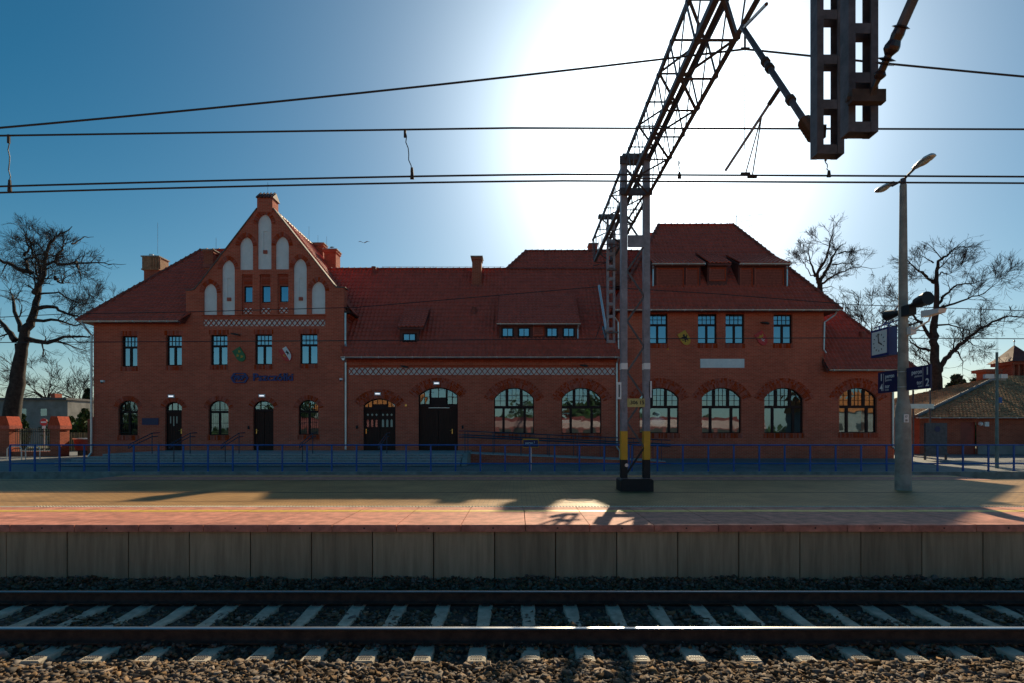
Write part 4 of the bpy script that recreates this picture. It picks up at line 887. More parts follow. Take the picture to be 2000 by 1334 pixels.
for px, py, lb in ((486, 835, 'small black box beside the plain brown door'), (697, 834, 'small black box left of the door with pointed panes'), (903.5, 834, 'small black box right of the widest door')):
    y = DW+(.05 if px > 672 else 0); tag(MB().box(X(px)-.05, X(px)+.05, y-.05, y, Z(py)-.09, Z(py)+.09).box(X(px)-.03, X(px)+.03, y-.07, y-.05, Z(py)-.07, Z(py)-.01).build('switch_box', 'black'), lb, 'box', 'black switch boxes by the doors')
tag(MB().box(X(791), X(794.5), DW-.02, DW+.05, Z(793.5), Z(790)).box(X(792), X(793.5), DW-.05, DW-.02, Z(793), Z(791)).build('brass_fitting', 'brass'), 'tiny brass fitting on the brick between the two entrance doors', 'fitting')
t = thing('name_plaque', 'dark blue rectangular plaque on the wall left of the narrow door', 'plaque', (X(294), DW, Z(823)))
MB().box(X(278), X(310), DW-.03, DW, Z(830), Z(816.5)).build('plate', 'navy', t)
t = thing('blank_board', 'blank pale grey rectangular board above the arched windows of the right block', 'board', (X(1410), DW, Z(709)))
MB().box(X(1368), X(1453), DW-.04, DW, Z(718), Z(701.5)).build('plate', 'white', t); MB().box(X(1368)-.015, X(1453)+.015, DW-.03, DW-.001, Z(718)-.015, Z(701.5)+.015).build('frame', 'zinc', t)
# station name
t = thing('station_name_sign', 'blue raised letters reading Pszczółki on the brick wall', 'sign', (X(534), DW, Z(738)))
xx = X(494.5); vs, fs = text_geo('Pszczółki', 0.56, .03, .012); wtot = max(v[0] for v in vs); sx = (X(573.5)-X(494.5))/wtot
for i, chh in enumerate('Pszczółki'):
    adv = 0
    if i:
        v2, _ = text_geo('Pszczółki'[:i]+'|', 0.56, .03, .0); bar_w, _ = text_geo('|', 0.56, .03, .0)
        adv = max(v[0] for v in v2)-max(v[0] for v in bar_w)
    mb = MB(); text_front(mb, chh, X(494.5)+adv*sx, DW-.06, Z(743.5), .56, .03, .014, sx=sx); mb.build('letter', 'logoblue', t)
t = thing('company_emblem', 'blue six sided PKP emblem beside the station name', 'sign', (X(469), DW, Z(738)))
def hexp(s): 
    cx, cz = X(469), Z(738.5); hw, hh = (X(486.5)-X(451.5))/2*s, .27*s; return [(cx-hw, cz), (cx-hw+.17, cz-hh), (cx+hw-.17, cz-hh), (cx+hw, cz), (cx+hw-.17, cz+hh), (cx-hw+.17, cz+hh)]
he, hi = hexp(1), hexp(.80); mb = MB()
for i in range(6):
    j = (i+1) % 6; mb.prism([he[i], he[j], hi[j], hi[i]], DW-.09, DW-.03)
mb.build('emblem_ring', 'logoblue', t)
mb = MB(); text_front(mb, 'PKP', X(469), DW-.06, Z(742.5), .36, .03, .02, 'CENTER', sx=.92); mb.build('letter', 'logoblue', t)
MB().bar((X(457), DW-.05, Z(738.5)), (X(481), DW-.05, Z(738.5)), .02, .03).build('mounting_bar', 'logoblue', t)
# shields, tilted
def shield(px, py, ang, main, label, deco):
    cx, cz = X(px), Z(py); t = thing('coat_of_arms', label, 'shield', (cx, DW, cz)); ca, sa = math.cos(R(ang)), math.sin(R(ang))
    T = lambda p: (cx+p[0]*ca-p[1]*sa, cz+p[0]*sa+p[1]*ca)
    out_ = [(-.24, .38), (.24, .38), (.25, -.02)]+[(.25*math.cos(a)**.7, -.02-.36*math.sin(a)) for a in [R(15*i) for i in range(1, 6)]]+[(0, -.40)]+[(-.25*math.cos(a)**.7, -.02-.36*math.sin(a)) for a in [R(15*i) for i in range(5, 0, -1)]]+[(-.25, -.02)]
    MB().prism([T((p[0]*1.0, p[1])) for p in out_], DW-.07, DW-.01).build('plate', main, t)
    for m, polys in deco:
        mb = MB()
        for p in polys: mb.prism([T(q) for q in p], DW-.08, DW-.068)
        mb.build('charge', m, t)
def blob(cx, cz, r, n=8, sx=1): return [(cx+r*sx*math.cos(2*math.pi*i/n), cz+r*math.sin(2*math.pi*i/n)) for i in range(n)]
tref = lambda cx, cz: [blob(cx, cz+.045, .035), blob(cx-.04, cz-.01, .035), blob(cx+.04, cz-.01, .035), [(cx-.01, cz), (cx+.01, cz), (cx+.015, cz-.07), (cx-.015, cz-.07)]]
shield(469, 693.5, 32, 'green', 'green tilted shield with three yellow trefoils', [('gold', tref(-.10, .02)+tref(.09, .16)+tref(.05, -.14))])
halfw = [(.0, .37), (.235, .37), (.245, -.02), (.22, -.16), (.16, -.27), (.08, -.34), (.0, -.39)]
grif = [[(-.02, .2), (.06, .22), (.1, .15), (.05, .12), (.09, .03), (.12, -.03), (.09, -.1), (.12, -.2), (.07, -.2), (.04, -.12), (-.02, -.1), (-.05, -.2), (-.1, -.2), (-.07, -.08), (-.05, .0), (-.12, .05), (-.15, .16), (-.09, .14), (-.04, .1)], [(.05, .05), (.14, .08), (.17, .15), (.19, .05), (.1, -.01)], [(-.08, -.05), (-.16, -.08), (-.19, -.0), (-.17, -.0), (-.14, -.04)]]
shield(559.5, 692.5, 32, 'red', 'tilted shield, half white half red with a small griffin emblem', [('white', [halfw]), ('navy', [[(p[0]*.55+.115, p[1]*.6+.03) for p in grif[0]]]), ('gold', [blob(-.12, .02, .05, 5), blob(-.1, -.08, .04, 5)])])
shield(1337, 661, 32, 'gold', 'yellow tilted shield with a black griffin', [('black', grif)])
shield(1487, 661.5, 32, 'red', 'red tilted shield with white anchor like mark and gold corner', [('white', [[(-.0, .02), (.03, .02), (.03, -.2), (-.0, -.2)], [(-.07, -.1), (.1, -.1), (.1, -.13), (-.07, -.13)], [(-.06, .0), (.09, .0), (.09, -.03), (-.06, -.03)]]), ('gold', [[(-.16, .06), (.14, .06), (.17, .22), (.07, .13), (-.01, .24), (-.09, .13), (-.19, .22)]])])
# little yellow fitting
tag(MB().sphere((X(1304), DW-.02, Z(682)), .045, 8, 5).build('wall_marker', 'yellow'), 'tiny yellow round marker on the brick right of the lattice mast', 'marker')

# ------------------------------------------------------------------ stairs, ramp, handrails
stp = thing('entrance_steps', 'wide flight of grey stone steps in front of the station doors', 'steps', (-10, 26, 0))
xr_ = wx(903, 26.5)+.1; xl_ = -19.0
ZL = .43
for k in range(4):
    z1 = ZL-.11*k; f = 26.05-.35*k; l = xl_-.45*k
    mb = MB(); mb.box(l, xr_-.02*k, f, DW-.003*(k+1), max(-.05, z1-.45), z1-.03); mb.build('step', 'stepface', stp)
    x = l
    while x < xr_-.3:
        x2 = min(x+1.5, xr_-.02*k); MB().box(x+.004, x2-.004, f-.02, f+.40 if k else f+.45, z1-.03, z1).build('tread', 'stepstone', stp); x = x2
mb = MB(); mb.box(xl_, xr_, 26.5, DW-.01, ZL-.03, ZL-.002); mb.build('landing', 'stepstone', stp)
mb = MB(); mb.prism([(25.0, -.05), (25.0, .06), (26.05, ZL+.02), (27.3, ZL+.02), (27.3, -.05)], xr_, xr_+.22, 'x'); mb.build('cheek_wall', 'concrete', stp)
for px, lb in ((301, 'dark blue stair handrail at the left end of the steps'), (375, 'dark blue stair handrail in front of the narrow door'), (470, 'dark blue stair handrail left of the plain double door'), (613, 'dark blue stair handrail in front of the barred window beside the downpipe'), (757, 'dark blue stair handrail in front of the door with pointed panes')):
    x = wx(px, 26.5); t = thing('stair_handrail', lb, 'handrail', (x, 25.9, .1), 'stair handrails')
    for o_ in (-.0,):
        for dz_ in (0, -.16):
            MB().tube([(x, 26.75, 1.38+dz_), (x, 26.35, 1.38+dz_), (x, 25.0, .98+dz_), (x, 24.8, .9+dz_)] if dz_ else [(x, 26.9, 1.4), (x, 26.35, 1.38), (x, 25.0, .96), (x, 24.75, .88), (x, 24.75, .72), (x, 25.0, .8)], .022, 8).build('rail', 'darkrail', t)
        for y_, z_ in ((26.35, ZL), (25.1, .0)): MB().tube([(x, y_, z_-.02), (x, y_, z_+.95)], .022, 8).build('post', 'darkrail', t)
rp_ = thing('access_ramp', 'brick sided wheelchair ramp sloping down along the station wall', 'ramp', (2, 28, 0))
rx0, rx1 = wx(904, 27.3), wx(1300, 27.3)
MB().prism([(rx0, -.05), (rx1, -.05), (rx1, .0), (rx0, ZL-.04)], 27.3, 27.55).prism([(rx0, -.05), (rx1, -.05), (rx1, .0), (rx0, ZL-.04)], 28.9, 29.15).build('side_wall', 'brick', rp_)
MB().prism([(rx0, ZL-.038), (rx1, .002), (rx1, .04), (rx0, ZL+.0)], 27.24, 29.2).build('deck', 'stepstone', rp_)
def zr_at(x): return ZL+(0-ZL)*(x-rx0)/(rx1-rx0)
for yy in (27.32, 29.0):
    for h, n_ in ((1.05, 'top_rail'), (.75, 'middle_rail'), (.86, 'middle_rail')): MB().tube([(rx0-.2, yy, zr_at(rx0)+h), (rx0, yy, zr_at(rx0)+h), (rx1-.1, yy, zr_at(rx1)+h), (rx1+.25, yy, zr_at(rx1)+h-.02)], .022, 8).build(n_, 'darkrail', rp_)
    n = 8
    for k in range(n):
        x = rx0+.1+(rx1-rx0-.3)*k/(n-1); MB().tube([(x, yy, zr_at(x)), (x, yy, zr_at(x)+1.05)], .018, 8).build('post', 'darkrail', rp_)

# ------------------------------------------------------------------ blue platform fence
FD = 22.4
def fence(x0, x1, label, zt=.93):
    t = thing('metal_railing', label, 'railing', ((x0+x1)/2, FD, -.1)); sp = 48.35*FD/F; n = int(round((x1-x0)/sp))
    for k in range(n+1):
        x = x0+(x1-x0)*k/n; MB().box(x-.03, x+.03, FD-.02, FD+.02, -.11, zt-.02).build('post', 'blue', t)
    for z in (zt, .20): MB().tube([(x0, FD-.001*z, z), (x1, FD-.001*z, z)], .028, 8).build('rail', 'blue', t)
    return t
fx0 = wx(1325, FD)
sp = 48.35*FD/F
fence(fx0-27*sp-.0, fx0-2*sp, 'long blue railing left of the lattice mast along the far platform track')
fence(fx0-2*sp+.12, wx(2030, FD), 'long blue railing running from the lattice mast to the right edge')
# little blue platform sign behind the fence
t = thing('direction_sign', 'small dark blue sign in a yellow frame on a thin post behind the railing', 'sign', (wx(1036.5, 23), 23, -.1))
D = 22.9; MB().box(wx(1035.5, D), wx(1038.5, D), D+.02, D+.06, -.12, wz(868, D)).build('post', 'zinc', t)
MB().box(wx(1021, D), wx(1052, D), D-.02, D+.02, wz(874, D), wz(857, D)).build('frame', 'yellow', t); MB().box(wx(1022, D), wx(1051, D), D-.03, D-.02, wz(872.6, D), wz(859, D)).build('face', 'navy', t)
mb = MB(); text_front(mb, 'peron', wx(1026, D), D-.034, wz(867, D), .13, .002); text_front(mb, '1', wx(1042, D), D-.034, wz(866, D), .13, .002); mb.build('lettering', 'white', t)

# ================================================================== LATTICE PORTAL
po = thing('catenary_portal', 'grey lattice steel portal mast with a long overhead truss reaching over the tracks', 'mast', (2.95, 14.2, 0))
XL_, XR_, ZT_, ZB_ = 2.70, 3.25, 8.27, 7.33; Y0, Y1 = -3.0, 20.1
for (x, z) in ((XL_, ZT_), (XR_, ZT_), (XL_, ZB_), (XR_, ZB_)):
    ys_ = Y1 if z == ZT_ else Y1-.5
    mb = MB(); s = 1 if x == XL_ else -1; v_ = -1 if z == ZT_ else 1
    mb.box(x-.04*s if s > 0 else x+.04-.08, x+.04, Y0, ys_, z-.006, z+.006); mb.box(x-.046*s-.0, x-.034*s, Y0, ys_, min(z, z+.09*v_), max(z, z+.09*v_)) if s > 0 else mb.box(x+.034, x+.046, Y0, ys_, min(z, z+.09*v_), max(z, z+.09*v_))
    mb.build('chord', 'paintdark', po)
bay = .93; y = 20.1; k = 0
while y > Y0+bay:
    ya, yb_ = y-bay, y; bw = .052
    dd = k % 2
    if ya > -1.0 or True:
        for x in (XL_-.05, XR_+.05):     # side faces: zigzag + post
            a, b_ = ((ZT_, ZB_) if dd else (ZB_, ZT_)); MB().bar((x, ya+.46, ZB_), (x, yb_, ZT_), bw, .012, up=(1, 0, 0)).build('brace', 'paintdark', po); MB().bar((x+.012, ya+.46, ZB_), (x+.012, ya, ZT_), bw, .012, up=(1, 0, 0)).build('brace', 'paintdark', po)
        for z in (ZT_+.012, ZB_-.012):   # top and bottom faces
            yo = 0 if z > 8 else .46
            MB().bar((XL_, ya+yo, z), (XR_, ya+yo, z), bw, .012).build('brace', 'paintdark', po); MB().bar((XL_, ya+yo, z+.013), (XR_, ya+yo+bay, z+.013), bw, .012).build('brace', 'paintdark', po) if dd else MB().bar((XR_, ya+yo, z+.013), (XL_, ya+yo+bay if ya+yo+bay < 20.1 else 20.1, z+.013), bw, .012).build('brace', 'paintdark', po)
    y -= bay; k += 1
MB().bar((XL_, Y1, ZT_), (XL_, Y1-.5, ZB_), .05, .02).bar((XR_, Y1, ZT_), (XR_, Y1-.5, ZB_), .05, .02).bar((XL_, Y1-.25, ZT_-.45), (XR_, Y1-.25, ZT_-.45), .05, .02).build('end_frame', 'paintdark', po)
LD = 14.2
def legcol(xc, nm='column'):
    w = .075
    for (z0, z1, m, g_) in ((.95+.0, 8.35, 'paint', 0), ):
        mb = MB(); mb.box(xc-w, xc+w, LD-.11, LD-.1, .30, 8.3); mb.box(xc-w, xc-w+.012, LD-.1, LD+.1, .30, 8.3); mb.box(xc+w-.012, xc+w, LD-.1, LD+.1, .30, 8.3); o = mb.build(nm, 'paint', po)
    for z0, z1, m, nn in ((.32, wz(897.5, LD), 'black', 'black_band'), (wz(897.5, LD), wz(842, LD), 'yellow', 'yellow_band'), (wz(722, LD), wz(710, LD), 'white', 'white_band')):
        MB().box(xc-w-.003, xc+w+.003, LD-.114, LD-.1101, z0, z1).box(xc-w-.004, xc-w-.0005, LD-.1, LD+.1, z0, z1).box(xc+w+.0005, xc+w+.004, LD-.1, LD+.1, z0, z1).build(nn, m, o)
c1, c2 = wx(1218, LD), wx(1262, LD); legcol(c1); legcol(c2)
zz = .45; k = 0; hstep = (wz(640, LD)-wz(690, LD))*.98
while zz < 8.0-hstep:
    a, b_ = (c1+.07, c2-.07) if k % 2 == 0 else (c2-.07, c1+.07)
    MB().bar((a, LD-.09, zz), (b_, LD-.09, zz+hstep), .05, .012, up=(0, 1, 0)).build('lacing_bar', 'black' if zz < .7 else 'paintdark', po)
    zz += hstep; k += 1
MB().box(c1+.08, c2-.08, LD-.112, LD-.1, wz(484, LD), wz(462, LD)).box(c1+.08, c2-.08, LD-.13, LD-.112, wz(486, LD), wz(483, LD)).build('batten_plate', 'paint', po)
MB().box(c1-.12, c2+.12, LD-.16, LD-.112, wz(385, LD), wz(372, LD)).build('saddle', 'paintdark', po); MB().box(c1-.05, c2+.1, LD-.15, LD+.15, 8.2, 8.36).build('saddle', 'paintdark', po); MB().box(c1-.12, c1+.1, LD-.17, LD-.11, wz(325, LD), wz(310, LD)).build('saddle', 'paintdark', po)
MB().prism([(wx(1209, LD), 0), (wx(1272, LD), 0), (wx(1272, LD), .27), (wx(1268, LD), .31), (wx(1213, LD), .31), (wx(1209, LD), .27)], LD-.25, LD+.4).build('footing', 'black', po)
MB().tube([(wx(1222, LD), LD-.125, wz(908, LD)), (wx(1222, LD), LD-.112, wz(908, LD))], .045, 12).build('earth_bolt', 'zinc', po)
pt = thing('mast_number_plate', 'yellow number plate reading 306 15 between the mast legs', 'plate', (wx(1241, LD), LD, wz(787, LD)))
MB().box(c1+.07, c2-.06, LD-.13, LD-.118, wz(795.5, LD), wz(779, LD)).build('plate', mat('plate_yellow', (.62, .48, .16), .5), pt)
mb = MB(); text_front(mb, '306', wx(1229, LD), LD-.132, wz(790, LD), .125, .001, .003); text_front(mb, '15', wx(1246.5, LD), LD-.132, wz(790, LD), .125, .001, .003); mb.build('digits', 'black', pt)
for px0, px1, y0_, y1_, lb in ((1203, 1212, 747, 780, 'pale narrow plate with black marks on the left mast leg'), (1266, 1271, 745, 777, 'pale narrow plate on the right side of the mast leg')):
    t = thing('side_plate', lb, 'plate', (wx(px0, LD), LD, wz(y1_, LD))); MB().box(wx(px0, LD), wx(px1, LD), LD-.11, LD-.05, wz(y1_, LD), wz(y0_, LD)).build('plate', 'white', t)
    if px0 < 1210: MB().box(wx(1206.5, LD), wx(1209, LD), LD-.113, LD-.111, wz(776, LD), wz(752, LD)).build('mark', 'black', t)
# drop posts (ladder-like hangers)
def ladder(t, xc, yc, z0, z1, w=.26, dep=.13, mt='paint', pitch=.43):
    mb = MB(); e = .062
    for sx in (-1, 1):
        xo = xc+sx*(w/2-e/2)
        mb.box(xo-e/2, xo+e/2, yc-dep/2, yc-dep/2+.012, z0, z1); mb.box(xo+sx*(e/2-.006)-.006, xo+sx*(e/2-.006)+.006, yc-dep/2+.012, yc+dep/2-.012, z0, z1); mb.box(xo-e/2, xo+e/2, yc+dep/2-.012, yc+dep/2, z0, z1)
    mb.build('hanger_rail', mt, t); z = z0
    n = 0
    while z < z1 and n < 12:
        for yy in (yc-dep/2+.004, yc+dep/2-.016): MB().box(xc-w/2+e-.01, xc+w/2-e+.01, yy+.002, yy+.010, z, z+.09).build('batten', mt, t)
        z += pitch; n += 1
dn = thing('hanging_support', 'pair of ladder like grey steel hangers dropping from the truss at top right', 'hanger', (3.0, 5.15, 4.0))
ladder(dn, 3.0, 5.50, wz(296, 5.4), 7.4, mt='paint2'); ladder(dn, 3.02, 5.02, wz(262, 5.0), 7.4, mt='paint2')
df = thing('hanging_support', 'distant ladder like steel hanger dropping from the far end of the truss', 'hanger', (3.0, 18.2, 4.3))
ladder(df, 3.0, 18.2, wz(670, 18.2), 8.3, pitch=.4)
MB().box(2.85, 3.15, 18.05, 18.12, wz(530, 18.2), wz(527, 18.2)).box(2.8, 3.22, 18.05, 18.12, wz(652, 18.2), wz(649, 18.2)).build('clamp', 'paintdark', df)
MB().box(2.6, 3.35, 18.1, 18.3, 8.3, 8.4).build('clamp', 'paintdark', df)
# cantilever of the near track
ca = thing('catenary_cantilever', 'dark steel cantilever tube with brown insulators holding the near overhead wire', 'cantilever', (3.0, 5.6, 4.3))
P0 = Vector((3.0, 5.72, wz(268, 5.72))); P1 = W(1455, 52, 7.55); P1.x = 3.0*1.0
P1 = Vector((2.95, 7.45, wz(52, 7.45)))
d_ = (P1-P0); MB().tube([P0+d_*.12, P1], .034, 10).build('tube', 'paintdark', ca)
rs_ = []; pts_ = []
for i in range(11): pts_.append(P0+d_*(.0+.012*i)); rs_.append(.075 if i % 2 else .04)
MB().tube(pts_, rs_, 12).build('insulator', 'insul', ca); MB().bar(P0-Vector((0, .16, .02)), P0+Vector((0, .03, .0)), .05, .12).build('bracket', 'rust', ca)
for f_ in (.28, .56, .62): c = P0+d_*f_; MB().tube([c-d_*.012, c+d_*.012], .052, 10).build('clamp', 'rust', ca)
S1 = W(1535, 195, 6.6); S1.x = wx(1535, 6.6); st0 = P0+d_*.42
E1 = Vector((wx(1417, 7.3), 7.3, wz(333, 7.3))); A1 = P0+d_*.40; MB().tube([A1, A1+(E1-A1)*.2], .026, 8).build('link', 'rust', ca)
MB().tube([A1, E1], .017, 8).build('steady_tube', 'paint', ca)
for px, py in ((1456, 340), (1469, 346)):
    q = W(px, py, 7.37); p_ = A1+(E1-A1)*.32; MB().tube([p_, q], .008, 6).build('steady_arm', 'paintdark', ca); MB().box(q.x-.06, q.x+.06, q.y-.012, q.y+.012, q.z-.012, q.z+.02).build('wire_clamp', 'rust', ca)
MB().tube([P1-d_*.02, Vector((wx(1497, 6.2), 6.2, wz(8, 6.2)))], .02, 8).build('tie_insulator', 'insul', ca)
MB().tube([Vector((wx(1455, 7.4), 7.4, wz(62, 7.4))), Vector((wx(1455, 7.37), 7.37, wz(95, 7.37)))], .014, 6).box(wx(1447, 7.37), wx(1464, 7.37), 7.36, 7.38, wz(97, 7.37), wz(93, 7.37)).build('suspension_clamp', 'rust', ca)
# top tie with insulator at right
ti = thing('tie_insulator_string', 'rusty clamp and dark insulator string rising to the upper right beside the hanger', 'insulator', (3.1, 4.9, 4.9))
q0 = Vector((wx(1700, 4.85), 4.85, wz(188, 4.85))); q1 = Vector((wx(1783, 4.5), 4.5, wz(0, 4.5)-.0)); d2_ = q1-q0
q1b = q0+d2_*2.2
MB().tube([q0+d2_*.72, q1b], .04, 10).build('rod', 'paintdark', ti)
seq = [.02, .10, .18, .22, .24, .25, .28, .34, .35, .36, .38, .40, .42, .44, .46, .50, .54, .60, .66, .72, .73, .75]; rad_ = [.015, .02, .025, .045, .05, .045, .03, .03, .075, .03, .03, .075, .03, .03, .04, .06, .06, .045, .05, .045, .07, .04]
MB().tube([q0+d2_*a for a in seq], rad_, 14).build('insulator', 'insul', ti)
MB().box(wx(1662, 4.85), wx(1728, 4.85), 4.83, 4.90, wz(200, 4.85), wz(176, 4.85)).build('clamp_plate', 'rust', ti); MB().bar((wx(1660, 4.85), 4.86, wz(190, 4.85)), (wx(1645, 5.3), 5.3, wz(205, 5.3)), .03).build('bolt', 'rust', ti); MB().bar((wx(1702, 4.85), 4.85, wz(190, 4.85)), q0+d2_*.1, .05, .03).build('shackle', 'rust', ti)
# far bracket
fb = thing('catenary_cantilever', 'small distant cantilever and insulator beside the far hanger above the long roof', 'cantilever', (3.0, 19, 4.5))
MB().tube([Vector((wx(1184, 18.4), 18.4, wz(645, 18.4))), Vector((wx(1170, 20.3), 20.3, wz(558, 20.3)))], .04, 8).build('tube', 'zinc', fb); MB().tube([Vector((wx(1186, 18.4), 18.4, wz(662, 18.4))), Vector((wx(1180, 19), 19, wz(640, 19)))], .08, 8).build('insulator', 'insul', fb)
MB().tube([Vector((wx(1175, 19), 19, wz(628, 19))), Vector((wx(1163, 20.9), 20.9, wz(662, 20.9)))], .015, 6).build('steady_arm', 'paintdark', fb)

# ------------------------------------------------------------------ wires
def wire(name, pts, r, label, cat='wire'):
    tag(MB().tube(pts, r, 6, cap=True).build(name, 'wire'), label, cat)
def sag(p, q, s, n=24):
    p = Vector(p); q = Vector(q); return [p.lerp(q, i/n)-Vector((0, 0, 4*s*(i/n)*(1-i/n))) for i in range(n+1)]
TY = 7.37
Lx = lambda px: wx(px, TY); Lz = lambda py: wz(py, TY)
xs_, zs_ = Lx(1455), Lz(96)
zq = lambda x: zs_-.1135*abs(x-xs_)+.00189*(x-xs_)**2
slopeL = lambda px: None
def mess(x):
    dxx = abs(x-xs_); return zs_-(.123 if x < xs_ else .105)*dxx+.0018*dxx*dxx
wire('overhead_wire', [Vector((xs_-30+i, TY, mess(xs_-30+i))) for i in range(0, 61)], .0125, 'topmost overhead wire rising to the clamp at the truss and falling again to the right')
wire('overhead_wire', [Vector((Lx(-600+i*100), TY+.0, Lz(265+(-15)*min(1, max(0, (i-6)/10))+ (0 if i < 16 else .25*(i-16)) + (max(0, 6-i))*1.5))) for i in range(0, 34)], .0115, 'upper horizontal overhead wire that the vertical hangers hang from')
for off, lb, dy_ in ((0, 'upper one of the two parallel contact wires', -.05), (7, 'lower one of the two parallel contact wires', .05)):
    def cz(px): 
        base = 344; 
        if px < 1100: return base+((1100-px)/1100)**1.35*(23.5 if off == 0 else 23)
        return base+(px-1100)/900*4.5
    def oo(px): return off*(0.85 if px > 100 else .85)
    wire('contact_wire', [Vector((Lx(-700+i*100), TY+dy_, Lz(cz(-700+i*100)+oo(-700+i*100)))) for i in range(0, 36)], .0115, lb)
def dropper(p, q, label):
    t = thing('wire_dropper', label, 'dropper', q); p = Vector(p); q = Vector(q); n = 8
    MB().tube([p+(q-p)*i/n+Vector((.012*math.sin(i*2.3), 0, 0)) for i in range(n+1)], .0065, 5).build('strand', 'wire', t)
    c_ = .5 if abs(p.z-q.z) < .4 else 1; MB().box(p.x-.015*c_, p.x+.015*c_, p.y-.01, p.y+.01, p.z-.09*c_, p.z+.02*c_).build('clamp', 'rust', t); MB().prism([(q.x-.025, q.z-.02), (q.x+.025, q.z-.02), (q.x+.012, q.z+.13*c_), (q.x-.012, q.z+.13*c_)], q.y-.01, q.y+.01).build('clamp', 'rust', t)
dropper((Lx(17), TY, Lz(266)), (Lx(19), TY, Lz(371)), 'leftmost straight vertical dropper between the overhead wires')
dropper((Lx(791), TY, Lz(255)), (Lx(805), TY, Lz(347)), 'slanted dropper between the wires above the middle roof')
dropper((Lx(1326), TY, Lz(315)), (Lx(1327), TY, Lz(346)), 'short dropper on the contact wire right of the truss')
dropper((Lx(1612), TY, Lz(308)), (Lx(1619), TY, Lz(343)), 'short dropper under the hanger at top right')
tag(MB().tube([(Lx(1455), TY, Lz(98)), (Lx(1454), TY, Lz(292))], .005, 5).build('wire_dropper', 'wire'), 'thin long vertical dropper below the top wire clamp', 'dropper')
FY = 20.9; Fx = lambda px: wx(px, FY); Fz = lambda py: wz(py, FY)
wire('far_contact_wire', [Vector((Fx(px), FY, Fz(py))) for px, py in ((-800, 674), (0, 669), (670, 665.5), (1180, 662), (1600, 660), (2100, 662), (3000, 668))], .016, 'thin distant contact wire crossing the whole station front')
wire('far_overhead_wire', [Vector((Fx(px), FY, Fz(py))) for px, py in ((-400, 640), (130, 613), (340, 610), (700, 600), (900, 583), (1168, 560), (1400, 574), (1665, 595), (2000, 607), (2600, 622))], .014, 'thin distant wire rising over the roof tiles to the far hanger')

# ================================================================== LAMP POST with clock and signs
LPX, LPY = wx(1764, 14.35), 14.35
lp = thing('street_lamp', 'tall tapering concrete lamp post with two lamp heads on the platform', 'lamp post', (LPX, LPY, 0))
MB().tube([(LPX, LPY, 0), (LPX, LPY, 2.05), (LPX, LPY, 2.3), (LPX, LPY, 7.7)], [.185, .172, .125, .078], 20).build('post', 'concrete', lp, smooth=False)
MB().tube([(LPX, LPY, 7.68), (LPX, LPY, 7.86)], .065, 12).tube([(LPX, LPY-.42, 7.93), (LPX, LPY, 7.83), (LPX, LPY+.42, 7.86)], .03, 8).build('arm', 'paintdark', lp)
for s in (-1, 1):
    zc = 7.95; yc = LPY+s*.78; pts = []; b_ = MB(); m = 8
    prof = [(0, .03, .03), (.06, .07, .05), (.25, .11, .075), (.5, .13, .085), (.65, .1, .06), (.7, .03, .02)]
    for t_, hw, hh in prof:
        for k in range(10):
            a = 2*math.pi*k/10; b_.v.append((LPX+hw*math.cos(a), LPY+s*(.36+t_), 7.93+.04*t_+hh*math.sin(a)*(1 if math.sin(a) > 0 else .5)))
    for i in range(len(prof)-1):
        for k in range(10): b_.f.append((i*10+k, i*10+(k+1) % 10, i*10+10+(k+1) % 10, i*10+10+k))
    b_.f.append(tuple(range(10))); b_.f.append(tuple(range(50, 60)))
    o = b_.build('lamp_head', 'zinc', lp, smooth=True); MB().sphere((LPX, LPY+s*(.36+.38), 7.915), .1, 12, 6, (.8, 2.0, .5)).build('diffuser', 'curtain', o)
ck = thing('station_clock', 'square white faced clock in a blue box hanging beside the lamp post', 'clock', (LPX, 15.1, 3.4))
cy0, cy1, czb, czt = 14.72, 15.45, 3.47, 4.20; cxf = LPX-.13
MB().box(cxf, LPX+.10, cy0, cy1, czb, czt).build('case', 'logoblue', ck); MB().box(cxf-.012, cxf-.001, cy0+.06, cy1-.06, czb+.06, czt-.06).build('dial', mat('clock_face', (.85, .84, .80), .4, var=.02), ck)
cyc, czc = (cy0+cy1)/2, (czb+czt)/2
for k in range(12):
    a = R(30*k); rr = .24; MB().bar((cxf-.016, cyc-rr*math.sin(a), czc+rr*math.cos(a)), (cxf-.016, cyc-(rr-.045)*math.sin(a), czc+(rr-.045)*math.cos(a)), .018, .006, up=(1, 0, 0)).build('hour_mark', 'black', ck)
for a, ln, w_, nn in ((R(118), .15, .03, 'hour_hand'), (R(-8), .24, .02, 'minute_hand')): MB().bar((cxf-.024, cyc+.02*math.sin(a), czc-.02*math.cos(a)), (cxf-.024, cyc-ln*math.sin(a), czc+ln*math.cos(a)), w_, .008, up=(1, 0, 0)).build(nn, 'black', ck)
MB().tube([(LPX, 14.45, 4.33), (LPX, 15.5, 4.30)], .02, 8).tube([(LPX, 14.45, 4.75), (LPX, 15.1, 4.33)], .02, 8).tube([(LPX, 14.9, 4.33), (LPX, 14.9, 4.2)], .018, 6).tube([(LPX, 15.3, 4.31), (LPX, 15.3, 4.2)], .018, 6).build('bracket', 'blue', ck)
